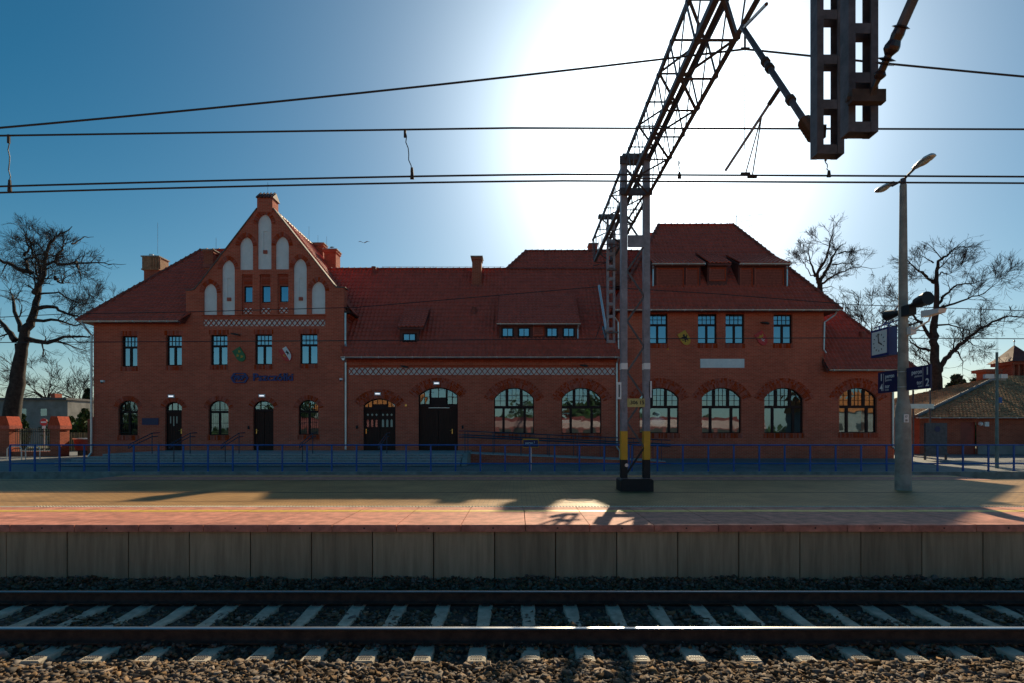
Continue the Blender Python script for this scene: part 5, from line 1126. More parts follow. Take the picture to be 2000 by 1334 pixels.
for (ya, yb_, n1, n2, left, lb) in ((14.50, 15.32, '1', '4', True, 'dark blue sign reading 1 peron and 4 tor left of the lamp post'), (13.38, 14.20, '1', '2', False, 'dark blue sign reading peron 1 and tor 2 right of the lamp post')):
    z0 = 2.50; z1 = 3.06; t = thing('platform_sign', lb, 'sign', (LPX, (ya+yb_)/2, z0), 'blue platform number signs')
    MB().box(LPX-.02, LPX+.02, ya, yb_, z0, z1).build('plate', 'navy', t); mb = MB(); xf = LPX-.022
    nx_ = yb_-.08 if left else ya+.16; tx = yb_-.30 if left else yb_-.09; ln_ = yb_-.24 if left else ya+.24
    text_side(mb, n1, xf, nx_, z0+.33, .26, .001, .004); text_side(mb, n2, xf, nx_, z0+.06, .26, .001, .004)
    if left: text_side(mb, 'peron', xf, tx, z0+.38, .15, .001, .002); text_side(mb, 'platform', xf, tx, z0+.30, .075, .001); text_side(mb, 'tor', xf, tx, z0+.12, .14, .001, .002); text_side(mb, 'track', xf, tx, z0+.05, .07, .001)
    else: text_side(mb, 'peron', xf, ya+.27, z0+.38, .15, .001, .002, 'RIGHT'); text_side(mb, 'platform', xf, ya+.27, z0+.30, .075, .001, 0, 'RIGHT'); text_side(mb, 'tor', xf, ya+.27, z0+.12, .14, .001, .002, 'RIGHT'); text_side(mb, 'track', xf, ya+.27, z0+.05, .07, .001, 0, 'RIGHT')
    mb.box(xf-.002, xf+.001, ln_-.004, ln_+.004, z0+.05, z1-.05); mb.build('lettering', 'white', t)
    mb = MB()
    for zz in (z0+.1, z1-.08): mb.tube([(LPX, LPY, zz-.012), (LPX, LPY, zz+.012)], .128, 16)
    mb.build('clamp_band', 'zinc', t)
t = thing('track_number_label', 'small white label with black figures on the lamp post', 'label', (LPX, 14.2, 1.8)); yy = LPY-.19
MB().box(wx(1766, 14.15), wx(1775, 14.15), 14.15, 14.17, wz(825, 14.15), wz(809, 14.15)).build('plate', 'white', t); mb = MB(); text_front(mb, '17', wx(1767, 14.15), 14.148, wz(815.5, 14.15), .07, .001, .002); text_front(mb, '18', wx(1767, 14.15), 14.148, wz(823, 14.15), .07, .001, .002); mb.build('figures', 'black', t)
ls = thing('loudspeaker', 'black loudspeaker horns mounted on the lamp post above the clock', 'loudspeaker', (LPX, 13.9, 4.6))
MB().tube([(LPX, 14.2, 4.55), (LPX, 13.95, 4.62), (LPX+.02, 13.9, 4.62), (LPX+.05, 13.55, 4.66)], [.03, .05, .12, .17], 14).tube([(LPX, 14.45, 4.5), (LPX, 14.7, 4.52), (LPX-.02, 14.95, 4.52)], [.04, .1, .14], 14).build('horn', 'black', ls); MB().box(LPX-.09, LPX+.09, 14.0, 14.3, 4.36, 4.62).build('mount', 'black', ls)
cc = thing('security_camera', 'white boxed camera on an arm right of the lamp post', 'camera', (LPX, 13.6, 4.3))
MB().tube([(LPX+.1, 14.2, 3.98), (LPX+.1, 13.6, 4.12), (LPX+.1, 13.52, 4.25)], .022, 8).box(LPX+.02, LPX+.16, 14.1, 14.25, 3.9, 4.08).build('arm', 'white', cc); MB().prism([(13.75, 4.24), (13.2, 4.24), (13.15, 4.33), (13.75, 4.40)], LPX+.02, LPX+.2, 'x').build('housing', 'white', cc); MB().box(LPX+.04, LPX+.18, 13.74, 13.78, 4.26, 4.38).build('lens', 'black', cc)

# ================================================================== right side
ob = thing('outbuilding', 'low brick outbuilding with a sunlit old tiled roof right of the station', 'building', (27, 35.5, 0))
OD = 36.0; ox0, ox1 = wx(1796, OD), 46
fn_ = MB(); hole = arch_poly(wx(1876, OD), wx(1907, OD), 0.0, wz(824, OD), 0)
fn_.flat([(ox0, -.03), (hole[0][0], -.03), (hole[0][0], hole[2][1]), (hole[1][0], hole[2][1]), (hole[1][0], -.03), (ox1, -.03), (ox1, 2.4), (ox0, 2.4)], [], OD, hb=.2); fn_.add([(ox0, OD, -.03), (ox0, 46, -.03), (ox0, 46, 2.4), (ox0, OD, 2.4)], [(0, 1, 2, 3)]); fn_.build('wall', 'brick2', ob)
MB().box(wx(1909, OD), ox1, OD-.04, OD, 0, wz(869, OD)).build('plinth', 'render', ob)
MB().box(wx(1876, OD), wx(1907, OD), OD+.1, OD+.15, 0, wz(824, OD)).build('door', 'redmetal', ob)
zeO = wz(815, OD-.4); zrO = 2.35+8.4*.40; yrO = OD+8.0
MB().add([(ox0-.5, OD-.4, zeO-.05), (ox1, OD-.4, zeO-.05), (ox1, yrO, zrO-.05), (ox0+12, yrO, zrO-.05), (ox1, 52, zeO-.05), (ox0-.5, 52, zeO-.05)], [(0, 1, 2, 3), (3, 2, 4, 5), (0, 3, 5)]).build('roof', 'brickdark', ob)
tm = MB(); tiles(tm, (ox0-.5, OD-.4, zeO), (ox1, OD-.4, zeO), (ox1, yrO, zrO), (ox0+12, yrO, zrO)); tiles(tm, (ox0-.5, 52, zeO), (ox0-.5, OD-.4, zeO), (ox0+12, yrO-.01, zrO), (ox0+12, yrO+.01, zrO)); tm.build('roof_tiles', 'oldtile', ob, kind='stuff')
MB().tube([(ox0-.5, OD-.42, zeO+.05), (ox0+12, yrO, zrO+.08)], .13, 8).build('hip_tiles', 'paintdark', ob)
gutter(ox0-.5, ox1, OD-.46, zeO, ob, 1.2)
tag(MB().sphere((wx(1912, OD), OD-.12, wz(828, OD)), .14, 12, 8).build('globe_lamp', 'white', smooth=True), 'round white globe lamp beside the dark red outbuilding door', 'lamp')
tag(MB().box(wx(1921, OD), wx(1929, OD), OD-.12, OD, wz(833, OD), wz(824, OD)).build('junction_box', 'white'), 'small white box on the outbuilding wall right of the globe lamp', 'box')
D = 45
tw = thing('water_tower_turret', 'brick turret with pointed tiled roof rising behind the outbuilding', 'turret', (wx(1980, D), D, 4))
tx0, tx1 = wx(1958, D+.95), wx(2004, D+.95); mb = MB(); mb.box(tx0, tx1, D, D+1.9, 3, wz(735, D))
for k in range(5): mb.box(tx0+k*(tx1-tx0-.15)/4, tx0+k*(tx1-tx0-.15)/4+.15, D, D+.2, wz(735, D), wz(712, D))
mb.box(tx0+.2, tx1-.2, D+.4, D+1.9, wz(735, D), wz(712, D)); mb.box(tx0-.1, tx1+.1, D-.1, D+2, wz(712, D), wz(706, D)); mb.build('wall', 'brick2', tw)
xc = (tx0+tx1)/2; z0 = wz(706, D); hw = (tx1-tx0)/2+.3; yc = D+.95
rm = MB(); lv_ = [(1.0, 0), (.62, .45), (.3, .95), (.0, 1.45)]
for f_, h in lv_: rm.v += [(xc-hw*f_, yc-hw*f_, z0+h), (xc+hw*f_, yc-hw*f_, z0+h), (xc+hw*f_, yc+hw*f_, z0+h), (xc-hw*f_, yc+hw*f_, z0+h)]
for i in range(3):
    for k in range(4): rm.f.append((i*4+k, i*4+(k+1) % 4, i*4+4+(k+1) % 4, i*4+4+k))
rm.build('roof', 'brickdark', tw); MB().tube([(xc, yc, z0+1.4), (xc, yc, z0+1.9)], .03, 6).sphere((xc, yc, z0+1.75), .07, 8, 6).build('finial', 'zinc', tw)  # dark brown puts the roof's shade into its colour
D = 44; mb = MB(); mb.box(wx(1927, D), wx(1950, D), D, D+1, 3, wz(727, D)); mb.box(wx(1921, D), wx(1955, D), D-.15, D+1.2, wz(727, D), wz(721, D)); mb.box(wx(1940, D), wx(2010, D), D+1, D+3, 3, wz(752, D)); mb.build('wall', 'brick2', tw, label='stepped brick block beside the turret')
# posts on the right
cp = thing('camera_post', 'thin green grey steel post with cameras near the right edge behind the railing', 'post', (wx(1947, 24), 24, -.08))
D = 24; MB().tube([(wx(1947, D), D, -.1), (wx(1947, D), D, wz(688, D))], [.07, .05], 10).build('pole', mat('greypost', (.13, .2, .2), .5), cp)
for a, b_ in ((1922, 1940), (1953, 1966)): MB().box(wx(a, D), wx(b_, D), D-.06, D+.06, wz(739, D), wz(731, D)).build('camera_housing', 'white', cp)
MB().tube([(wx(1930, D), D, wz(742, D)), (wx(1965, D), D, wz(742, D))], .02, 6).build('arm', 'zinc', cp); MB().box(wx(1950, D), wx(1957, D), D-.01, D+.01, wz(787, D), wz(776, D)).build('small_sign', 'blue', cp)
MB().tube([(wx(1947, D)-.03, D, wz(688, D)), (wx(1947, D)-.03, D, wz(650, D))], .006, 5).tube([(wx(1947, D)+.04, D, wz(688, D)), (wx(1947, D)+.04, D, wz(650, D))], .006, 5).build('antenna', 'zinc', cp)
ib = thing('notice_board', 'dark grey information board on two legs right of the station corner', 'board', (wx(1828, 29), 29, 0)); D = 29
MB().box(wx(1808, D), wx(1850, D), D, D+.12, wz(885, D), wz(826, D)).build('panel', 'paint2', ib); MB().box(wx(1806, D), wx(1852, D), D-.02, D+.14, wz(889, D), wz(885, D)).build('frame', 'paintdark', ib)
for px in (1808.5, 1849): MB().box(wx(px, D)-.04, wx(px, D)+.04, D+.02, D+.1, 0, wz(885, D)).build('leg', 'paintdark', ib)
MB().tube([(wx(1831, D), D, wz(838, D)), (wx(1831, D), D-.01, wz(838, D))], .16, 6).build('emblem', 'navy', ib)
sh = thing('bus_shelter', 'thin steel shelter frame with flat glazed top behind the lamp post', 'shelter', (wx(1800, 33), 33, 0)); D = 33
for px in (1783.5, 1816.5): MB().tube([(wx(px, D), D, 0), (wx(px, D), D, wz(762, D))], .05, 8).build('post', 'paintdark', sh)
MB().box(wx(1776, D), wx(1822, D), D-.05, D+1.5, wz(794, D), wz(790, D)).box(wx(1776, D), wx(1822, D), D-.1, D-.05, wz(798, D), wz(789, D)).build('roof', 'zinc', sh)

# ================================================================== left side
bd = thing('grey_house', 'flat roofed grey rendered house behind the big bare tree at left', 'house', (wx(60, 60), 60, 0)); D = 60
MB().box(wx(-60, D), wx(132, D), D, D+10, -.03, wz(781, D)).build('wall', 'render', bd); MB().box(wx(-62, D), wx(134, D), D-.3, D+10.3, wz(781, D), wz(777, D)).build('roof', 'paintdark', bd)
MB().box(wx(53, D), wx(62, D), D+3, D+4, wz(781, D), wz(765, D)).build('chimney', 'brick2', bd)
for a, b_ in ((40, 52), (80, 92)): MB().box(wx(a, D), wx(b_, D), D-.03, D+.02, wz(812, D), wz(798, D)).build('window', 'glass', bd)
rh = thing('red_roofed_house', 'small distant house with dull red pitched roof between grey house and station', 'house', (wx(155, 75), 75, 0)); D = 75
MB().box(wx(133, D), wx(200, D), D, D+8, -.03, wz(808, D)).build('wall', 'render', rh); MB().prism([(D-.5, wz(808, D)), (D+4, wz(785, D)), (D+8.5, wz(808, D))], wx(131, D), wx(205, D), 'x').build('roof', 'tile', rh); MB().box(wx(137, D), wx(140, D), D-.04, D, wz(822, D), wz(812, D)).build('window', 'glassup', rh)
PD = 33.0
def pillar(px0, px1, label):
    x0, x1 = wx(px0, PD), wx(px1, PD); t = thing('brick_pillar', label, 'pillar', ((x0+x1)/2, PD, 0), 'brick gate pillars'); ym = PD+.35
    MB().box(x0, x1, PD, PD+.7, -.03, wz(838, PD)).build('shaft', 'brick2', t); MB().box(x0-.08, x1+.08, PD-.08, PD+.78, wz(838, PD), wz(831, PD)).prism([(x0-.08, wz(831, PD)), (x1+.08, wz(831, PD)), (x1-.1, wz(813, PD)), (x0+.1, wz(813, PD))], PD-.08, PD+.78).build('cap', 'brickplain', t)
pillar(-4, 18, 'brick pillar with sloped cap at the far left edge'); pillar(98, 117, 'brick pillar with sloped cap right of the lattice gate')
MB_ = MB().box(wx(171, PD-1.5), X(183)-.02, PD-1.5, PD-1.0, 0, wz(822, PD)); t = thing('brick_pillar', 'narrow brick buttress against the left corner of the station', 'pillar', (wx(176, PD), PD-1.2, 0)); MB_.build('shaft', 'brick2', t); MB().prism([(wx(171, PD-1.5)-.05, wz(822, PD)), (X(183)-.02, wz(822, PD)), (X(183)-.02, wz(808, PD))], PD-1.55, PD-.95).build('cap', 'brickplain', t)
fw = thing('yard_wall_fence', 'low brick wall with dark metal bars between the two left brick pillars', 'fence', (wx(58, PD), PD, 0)); x0, x1 = wx(18, PD), wx(98, PD)
MB().box(x0, x1, PD+.15, PD+.5, -.03, wz(882, PD)).build('low_wall', 'brick2', fw)
for z in (wz(880, PD)+.1, wz(843, PD)): MB().box(x0, x1, PD+.3, PD+.34, z-.02, z+.02).build('rail', 'black', fw)
n = 22
for k in range(1, n): x = x0+(x1-x0)*k/n; MB().box(x-.012, x+.012, PD+.305, PD+.33, wz(882, PD), wz(837, PD)+.04*math.sin(math.pi*k/n)).build('bar', 'black', fw)
for k in range(9):
    x = x0+.14+(x1-x0-.28)*k/8; b_ = MB(); b_.tube([(x+.09*math.cos(a), PD+.32, wz(839.5, PD)+.06*math.sin(a)) for a in [math.pi*2*i/8 for i in range(9)]], .008, 4); b_.build('scroll', 'black', fw)
ne = thing('no_entry_sign', 'round red no entry road sign with white bar behind the left fence', 'road sign', (wx(85.5, 36), 36, 0)); D = 36
MB().tube([(wx(85.5, D), D+.03, 0), (wx(85.5, D), D+.03, wz(817, D))], .035, 8).build('post', 'zinc', ne); MB().tube([(wx(85.5, D), D, wz(824.5, D)), (wx(85.5, D), D-.01, wz(824.5, D))], .235, 20).build('disc', 'red', ne); MB().box(wx(85.5, D)-.17, wx(85.5, D)+.17, D-.018, D-.01, wz(824.5, D)-.045, wz(824.5, D)+.045).build('white_bar', 'white', ne); MB().box(wx(82.5, D), wx(89, D), D-.01, D, wz(838, D), wz(832, D)).build('sub_plate', 'white', ne)
wf = thing('wooden_fence', 'brown vertical board fence behind the sunlit gateway at left', 'fence', (wx(145, 42), 42, 0)); D = 42; x = wx(100, D)
while x < wx(186, D): MB().box(x, x+.11, D+rng.uniform(-.01, .01), D+.03, -.03, wz(845, D)+rng.uniform(-.02, .02)).build('board', 'wood', wf); x += .125
MB().box(wx(100, D), wx(186, D), D+.04, D+.08, .4, .5).build('cross_rail', 'wood', wf)
cg = thing('waste_container', 'red steel skip container left of the station corner', 'skip', (wx(160, 34), 34, 0)); D = 34
MB().prism([(wx(143, D), wz(858, D)), (wx(174, D), wz(858, D)), (wx(174, D), wz(880, D)), (wx(147, D), wz(880, D))], D, D+1.2).build('tub', 'redmetal', cg); MB().box(wx(142, D), wx(175, D), D-.04, D+1.24, wz(858, D), wz(856, D)).build('rim', 'zinc', cg)
for px in (149, 166): MB().box(wx(px, D), wx(px+3, D), D+.1, D+1, 0, wz(880, D)).build('foot', 'black', cg)
for px, lb in ((14, 'left steel hoop bicycle stand in front of the low wall'), (50, 'right steel hoop bicycle stand in front of the low wall')):
    D = 29.5; x0, x1 = wx(px, D), wx(px+28, D); t = thing('bicycle_stand', lb, 'bike stand', ((x0+x1)/2, D, 0), 'hoop bicycle stands')
    MB().tube([(x0, D, -.05), (x0, D, .55), (x0+.12, D, .68), (x1-.12, D, .68), (x1, D, .55), (x1, D, -.05)], .024, 8).build('hoop', 'zinc', t)

# ================================================================== trees
def tube_fast(mb, pts, rs, n):
    base = len(mb.v); m = len(pts); prev = None
    for i, p in enumerate(pts):
        d = (pts[min(i+1, m-1)]-pts[max(i-1, 0)])
        if d.length < 1e-6: d = Vector((0, 0, 1))
        d.normalize()
        if prev is None: a = d.cross(Vector((.3, .9, .1))).normalized()
        else: a = (prev-d*prev.dot(d)).normalized()
        prev = a; b = d.cross(a)
        for k in range(n):
            t = 6.28318*k/n; mb.v.append(tuple(p+(a*math.cos(t)+b*math.sin(t))*rs[i]))
    for i in range(m-1):
        for k in range(n): mb.f.append((base+i*n+k, base+i*n+(k+1) % n, base+(i+1)*n+(k+1) % n, base+(i+1)*n+k))
ENV = [None]
def twigs(mb, rg, p, d, ln, r, lvl, up=.15, crook=.35, minr=.006, kids=(3, 5)):
    n = 4 if lvl > 1 else 3; pts = [p]; q = p.copy(); dd = d.copy()
    for i in range(n):
        if ENV[0] and ((q.x-ENV[0][0])/ENV[0][2])**2+((q.z-ENV[0][1])/ENV[0][3])**2 > rg.uniform(.86, 1.12): break
        dd = (dd+Vector((rg.gauss(0, crook), rg.gauss(0, crook), rg.gauss(0, crook)+up*.4))).normalized(); q = q+dd*ln/n; pts.append(q.copy())
    if len(pts) < 2: return
    n = len(pts)-1
    tube_fast(mb, pts, [max(minr, r*(1-.65*i/n)) for i in range(n+1)], 5 if r > .04 else 3)
    if lvl <= 0: return
    for k in range(rg.randint(*kids)):
        t = rg.uniform(.25, 1.0); i = min(n-1, int(t*n)); base = pts[i].lerp(pts[i+1], t*n-i)
        ax = (pts[i+1]-pts[i]).normalized(); side = Vector((rg.gauss(0, 1), rg.gauss(0, 1), rg.gauss(0, 1))); side = (side-ax*side.dot(ax)).normalized()
        nd = (ax*rg.uniform(.8, 1.3)+side*rg.uniform(.5, .9)+Vector((0, 0, up))).normalized()
        twigs(mb, rg, base, nd, ln*rg.uniform(.5, .78), max(minr, r*(1-.6*t)*.6), lvl-1, up, crook, minr, kids)
def limb_tree(name, label, D, base_px, trunk, limbs, seed, r0, lvl=3, tw=1.5, minr=.011, dens=1.0, cat='tree', group=None, kids=(4, 6), env=None):
    ENV[0] = env and (wx(env[0], D), wz(env[1], D), env[2]*D/F, env[3]*D/F)
    rg = random.Random(seed); bx = Vector(W(base_px[0], base_px[1], D)); bx.z = 0
    t = thing(name, label, cat, (bx.x, D, 0), group); tm = MB(); cm = MB()
    def path(pl, depth, r_a, r_b, mb, spawn, sp0=0.0):
        pts = []; n = len(pl); dep = 0; ph = rg.uniform(0, 6)
        for i, (a, b) in enumerate(pl): pts.append(W(a, b, D)+Vector((0, depth*(i/(n-1)), 0)))
        # refine with jitter
        fine = []
        for i in range(n-1):
            for k in range(4): 
                s = k/4; fine.append(pts[i].lerp(pts[i+1], s)+Vector((rg.gauss(0, .04), rg.gauss(0, .05), rg.gauss(0, .04)))*(1 if k else 0))
        fine.append(pts[-1]); m = len(fine); rs = [r_a+(r_b-r_a)*(i/(m-1))**.8 for i in range(m)]
        tube_fast(mb, fine, rs, 8)
        ln = sum((fine[i+1]-fine[i]).length for i in range(m-1))
        if spawn:
            cnt = int(ln*spawn*dens)
            for k in range(cnt):
                s = sp0+(1-sp0)*rg.random()**.8; i = min(m-2, int(s*(m-1))); ax = (fine[i+1]-fine[i]).normalized(); side = Vector((rg.gauss(0, 1), rg.gauss(0, .8), rg.gauss(0, 1))); side = (side-ax*side.dot(ax)).normalized()
                nd = (ax*.5+side*.9+Vector((0, 0, .25))).normalized(); big = rg.random() < .3
                twigs(cm, rg, fine[i].copy(), nd, tw*rg.uniform(.6, 1.5)*(1.5 if big else 1), rs[i]*.35+.01, lvl if big else lvl-1, .10, .13, minr, kids)
            twigs(cm, rg, fine[-1].copy(), (fine[-1]-fine[-2]).normalized(), tw*1.2, r_b, lvl, .10, .13, minr, kids)
    path(trunk, 0, r0, r0*.45, tm, 0)
    for i, (pl, ra, sp_) in enumerate(limbs): path(pl, rg.uniform(-2.5, 2.5)*(1 if len(pl) > 2 else .5), ra*r0, max(.012, ra*r0*.10), cm, sp_, .15)
    tm.build('trunk', 'bark', t, smooth=True); cm.build('crown', 'bark', t)
    return t
z1_ = lambda pl: [(a/4, 340+b/4) for a, b in pl]
limb_tree('bare_tree', 'huge gnarled bare tree with crooked limbs at the left edge', 38, (25, 880),
    [(18, 890), (24, 800), (34, 735), (42, 690), (48, 650)],
    [(z1_([(190, 1240), (235, 1120), (262, 950), (262, 820), (215, 760), (190, 660)]), .5, 1.6),
     (z1_([(270, 930), (330, 870), (400, 800), (430, 700), (490, 590), (560, 540), (660, 520), (740, 490)]), .32, 1.8),
     (z1_([(330, 790), (300, 700), (250, 620), (230, 530), (190, 470)]), .22, 1.8),
     (z1_([(430, 690), (420, 580), (380, 500), (360, 400)]), .16, 2.0),
     (z1_([(560, 545), (575, 470), (600, 430)]), .1, 2.4),
     (z1_([(440, 705), (560, 670), (680, 640), (800, 625)]), .17, 2.0),
     (z1_([(430, 800), (500, 850), (590, 885), (650, 840), (690, 810)]), .15, 1.8),
     (z1_([(600, 680), (680, 760), (760, 810), (860, 880)]), .11, 2.2),
     (z1_([(255, 1040), (380, 1030), (480, 1080), (600, 1100), (700, 1040)]), .25, 1.8),
     (z1_([(240, 1140), (400, 1130), (500, 1165), (590, 1110)]), .2, 1.6),
     (z1_([(180, 1290), (330, 1310), (420, 1255), (580, 1250), (700, 1190)]), .3, 1.6),
     (z1_([(250, 780), (180, 750), (100, 700), (40, 600), (-60, 560)]), .28, 1.6),
     (z1_([(120, 1300), (40, 1200), (-40, 1100), (-160, 1050)]), .35, 1.6),
     (z1_([(215, 760), (120, 640), (60, 640), (-40, 620)]), .2, 1.8),
     (z1_([(190, 670), (260, 600), (360, 600), (390, 570)]), .14, 2.0),
     (z1_([(190, 640), (200, 560), (150, 470), (120, 420)]), .15, 2.2),
     (z1_([(140, 1330), (60, 1500), (-40, 1560)]), .3, .8),
     (z1_([(300, 940), (380, 900), (440, 960), (500, 940)]), .12, 2.0),
     (z1_([(160, 1230), (60, 1010), (0, 930), (-60, 850)]), .25, 1.8)], 5, .62, lvl=3, tw=1.0, minr=.0065, dens=1.2, env=(15, 642, 215, 216))
z2_ = lambda pl: [(1480+a/3.846, 420+b/3.846) for a, b in pl]
limb_tree('bare_tree', 'tall bare tree with a forked trunk right of the lamp post', 46, (1830, 880),
    [(1832, 890), (1830, 790)]+z2_([(1345, 1231), (1335, 1130), (1315, 950), (1325, 800)]),
    [(z2_([(1325, 850), (1330, 690), (1318, 500), (1320, 360), (1390, 310), (1450, 250)]), .5, 1.5),
     (z2_([(1350, 1190), (1400, 1080), (1470, 1010), (1560, 920), (1720, 810), (1840, 770), (1980, 790)]), .45, 1.4),
     (z2_([(1310, 930), (1240, 800), (1150, 700), (1130, 640)]), .3, 1.6),
     (z2_([(1290, 1020), (1200, 990), (1140, 940), (1060, 930)]), .22, 1.6),
     (z2_([(1318, 500), (1210, 420), (1130, 340), (1080, 330)]), .2, 1.8),
     (z2_([(1322, 510), (1240, 500), (1160, 470), (1060, 460)]), .18, 1.8),
     (z2_([(1330, 700), (1400, 600), (1480, 530), (1600, 520), (1700, 490)]), .24, 1.8),
     (z2_([(1330, 710), (1480, 660), (1590, 620), (1650, 540)]), .2, 1.8),
     (z2_([(1330, 480), (1400, 420), (1470, 430), (1540, 390)]), .15, 2.0),
     (z2_([(1320, 360), (1290, 310), (1260, 260)]), .12, 2.2),
     (z2_([(1340, 830), (1480, 810), (1640, 830), (1780, 850)]), .17, 1.5),
     (z2_([(1450, 1020), (1560, 1020), (1650, 1080), (1700, 1150)]), .18, 1.5),
     (z2_([(1560, 920), (1640, 960), (1740, 980)]), .12, 1.6),
     (z2_([(1240, 800), (1120, 830), (1020, 800), (960, 760)]), .16, 1.8),
     (z2_([(1150, 700), (1060, 640), (960, 590)]), .14, 1.8),
     (z2_([(1300, 1130), (1200, 1080), (1120, 1100)]), .16, 1.4)], 11, .55, lvl=3, tw=1.0, minr=.008, dens=1.05, env=(1842, 682, 168, 212))
limb_tree('bare_tree', 'bare tree with fine upright twigs behind the right roof slope', 52, (1603, 880),
    [(1606, 880), (1602, 600), (1601, 560)]+z2_([(460, 500)]),
    [(z2_([(455, 510), (430, 450), (480, 340), (500, 200), (495, 110)]), .5, 1.6), (z2_([(465, 505), (540, 400), (610, 280), (680, 200), (750, 150)]), .5, 1.6),
     (z2_([(470, 520), (560, 460), (680, 420), (800, 440)]), .3, 1.6), (z2_([(430, 450), (380, 380), (340, 300), (330, 250)]), .3, 1.6), (z2_([(560, 370), (700, 340), (800, 310)]), .2, 1.7), (z2_([(610, 290), (740, 250), (810, 240)]), .2, 1.8),
     (z2_([(470, 560), (560, 530), (600, 540)]), .15, 1.5), (z2_([(440, 460), (370, 470), (300, 400), (210, 310)]), .2, 1.4)], 23, .38, lvl=3, tw=.95, minr=.009, dens=1.1, env=(1612, 570, 90, 130))
for i, (px, py, h, lb) in enumerate(((92, 745, 62, 'distant round bare tree above the grey house roof'), (155, 750, 70, 'distant round bare tree right beside the station corner'), (1700, 612, 110, 'thin bare tree top behind the right end roof'))):
    D = 95 if i < 2 else 70; top = py
    limb_tree('distant_bare_tree', lb, D, (px, 880), [(px, 880), (px, py+h*.75), (px+2, py+h*.5)], [([(px+1, py+h*.6), (px+dxp*.5, py+h*.35), (px+dxp, py+h*k_)], .5, .9) for dxp, k_ in ((-30, .25), (-18, .08), (-2, 0), (14, .05), (28, .22), (-34, .5), (33, .5))], 40+i, .35, lvl=2, tw=2.2, minr=.022, dens=1.2, group='distant bare trees')
# evergreens and hedges: leaf clumps
def foliage(mb, rg, c, rad, n, s, squash=(1, 1, 1)):
    for _ in range(n):
        v = Vector((rg.gauss(0, 1), rg.gauss(0, 1), rg.gauss(0, 1))).normalized()*rg.uniform(.55, 1.05); p = Vector((c[0]+v.x*rad*squash[0], c[1]+v.y*rad*squash[1], c[2]+v.z*rad*squash[2]))
        a = Vector((rg.gauss(0, 1), rg.gauss(0, 1), rg.gauss(0, 1))).normalized()*s*rg.uniform(.5, 1.3); b = a.cross(Vector((rg.gauss(0, 1), rg.gauss(0, 1), rg.gauss(0, 1)))).normalized()*s*.6
        mb.add([p-a, p+b, p+a, p-b], [(0, 1, 2, 3)])
def evergreen(px, D, ytop, wpx, label, name='evergreen_tree', m='leaf', n=2600, conical=True, s=.16):
    rg = random.Random(int(px*7)); x = wx(px, D); z1 = wz(ytop, D); w = wpx*D/F/2; t = thing(name, label, 'tree' if 'tree' in name else 'bush', (x, D, 0)); mb = MB()
    for k in range(14):
        f = k/13; r = w*((1-f)*.95+.1 if conical else math.sin(math.pi*(.18+.74*f))); 
        for j in range(3): a = rg.uniform(0, 6.28); foliage(mb, rg, (x+math.cos(a)*r*.45, D+math.sin(a)*r*.45, z1*(.08+.9*f)), max(.15, r*.62), n//42, s)
    mb.build('foliage', m, t); MB().tube([(x, D, 0), (x, D, z1*.9)], [.14, .03], 8).build('trunk', 'bark', t)
evergreen(172, 70, 762, 36, 'dark spruce touching the left corner of the station', conical=True, s=.35)
evergreen(140, 48, 816, 20, 'rounded dark green shrub behind the board fence', 'evergreen_bush', 'leaf2', conical=False)
evergreen(160, 46, 820, 12, 'narrow pointed thuja beside the station corner', 'evergreen_bush', 'leaf2')
evergreen(166, 50, 800, 34, 'lighter green bush near the station corner', 'evergreen_bush', 'leaf2', conical=False)
evergreen(42, 45, 812, 26, 'yellow green conifer beside the big tree trunk', 'evergreen_bush', 'leaf2', conical=False)
evergreen(1868, 60, 735, 60, 'dark evergreen behind the outbuilding hip', conical=False, s=.3)
evergreen(1786, 50, 800, 34, 'scrubby bush behind the shelter frame', 'evergreen_bush', 'leaf', conical=False, s=.2)
evergreen(1905, 62, 742, 40, 'second dark evergreen left of the turret', conical=False, s=.3)
hg = MB(); rg = random.Random(3)
for k in range(26): foliage(hg, rg, (wx(100+k*3.6, 47), 47+rg.uniform(-.3, .3), wz(842, 47)), .8, 60, .16)
t = thing('hedge', 'clipped green hedge top above the board fence at left', 'hedge', (wx(145, 47), 47, 0)); hg.build('foliage', 'leaf2', t); MB().box(wx(98, 47), wx(192, 47), 46.8, 47.3, -.03, 1.0).build('stems', 'bark', t)
ws = MB(); rg = random.Random(9)
for k in range(420):
    x = rg.uniform(-170, 190)
    foliage(ws, rg, (x, 150+rg.uniform(-8, 8), rg.uniform(0, 6)), 3.0, 26, 1.0)
for k in range(240):
    x = rg.uniform(-150, 160); h = 3.5+3.5*math.sin(x*.11)+2*math.sin(x*.31+1)+3
    if -38 < x < -22 or 48 < x < 84: h = 1
    for zz in range(0, max(1, int(h)), 3): foliage(ws, rg, (x, -72+rg.uniform(-6, 6), zz), 2.4, 22, .9)
tw_ = ws.build('distant_woodland', 'leaf', kind='stuff'); tw_['label'] = 'dark strip of distant trees on the horizon'
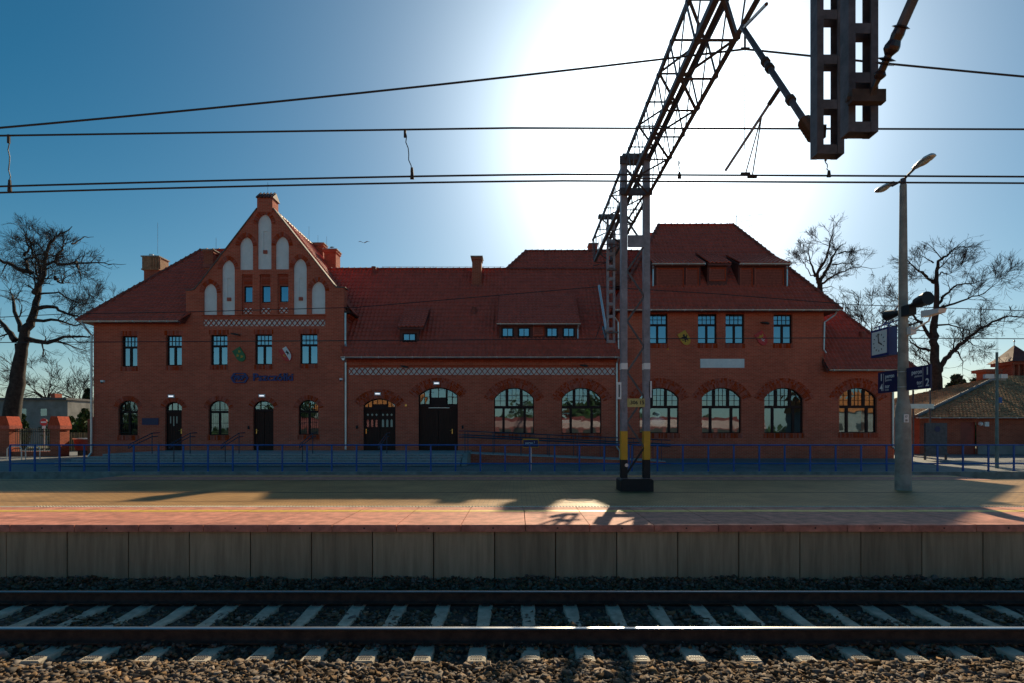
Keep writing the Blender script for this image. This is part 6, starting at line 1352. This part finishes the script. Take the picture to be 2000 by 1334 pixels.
# dry grass verge beyond the forecourt
g = MB(); g.add([(-60, 44, .01), (60, 44, .01), (60, 140, .01), (-60, 140, .01)], [(0, 1, 2, 3)]); g.build('grass_verge', 'grass', kind='structure')

# antenna and birds
an = thing('roof_antenna', 'thin TV antenna on the tall right roof ridge', 'antenna', (wx(1438, 36), 36, 14)); D = 36
MB().tube([(wx(1438, D), D, wz(445, D)), (wx(1438, D), D, wz(419, D))], .02, 6).build('mast', 'zinc', an)
mb = MB()
for a, b_, ya, yb_ in ((1418, 1496, 425, 418), (1424, 1466, 436, 430), (1450, 1470, 443, 441)):
    mb.tube([(wx(a, D), D, wz(ya, D)), (wx(b_, D), D, wz(yb_, D))], .012, 4)
    for k in range(6): xx = a+(b_-a)*k/5; yy = ya+(yb_-ya)*k/5; mb.tube([(wx(xx, D), D-.2, wz(yy, D)), (wx(xx, D), D+.2, wz(yy, D))], .009, 4)
mb.build('elements', 'zinc', an)
def bird(px, py, D, label, flying):
    c = W(px, py, D); t = thing('bird', label, 'bird', c); b_ = MB()
    if flying: b_.tube([c+Vector((0, -.17, 0)), c+Vector((0, -.08, 0)), c+Vector((0, .04, .0)), c+Vector((0, .16, 0))], [.012, .04, .045, .012], 8)
    else: b_.tube([c+Vector((-.14, 0, -.01)), c+Vector((-.08, 0, .0)), c+Vector((.02, 0, .01)), c+Vector((.1, 0, .0)), c+Vector((.17, 0, .02))], [.01, .035, .045, .025, .012], 8); b_.build('body', 'bird', t)
    if flying:
        for sg in (-1, 1): MB().add([c+Vector((.02*sg, -.08, .02)), c+Vector((.02*sg, .06, .02)), c+Vector((.24*sg, .04, .12)), c+Vector((.24*sg, -.10, .12)), c+Vector((.44*sg, .0, .09))], [(0, 1, 2, 3), (3, 2, 4)]).build('wing', 'bird', t)
    else: MB().tube([c+Vector((0, 0, -.02)), c+Vector((0, 0, -.1))], .008, 4).build('leg', 'bird', t)
bird(711, 475, 40, 'small bird flying in the sky right of the gable', True); bird(648, 483, 36.9, 'small bird perched on the chimney behind the gable', False)
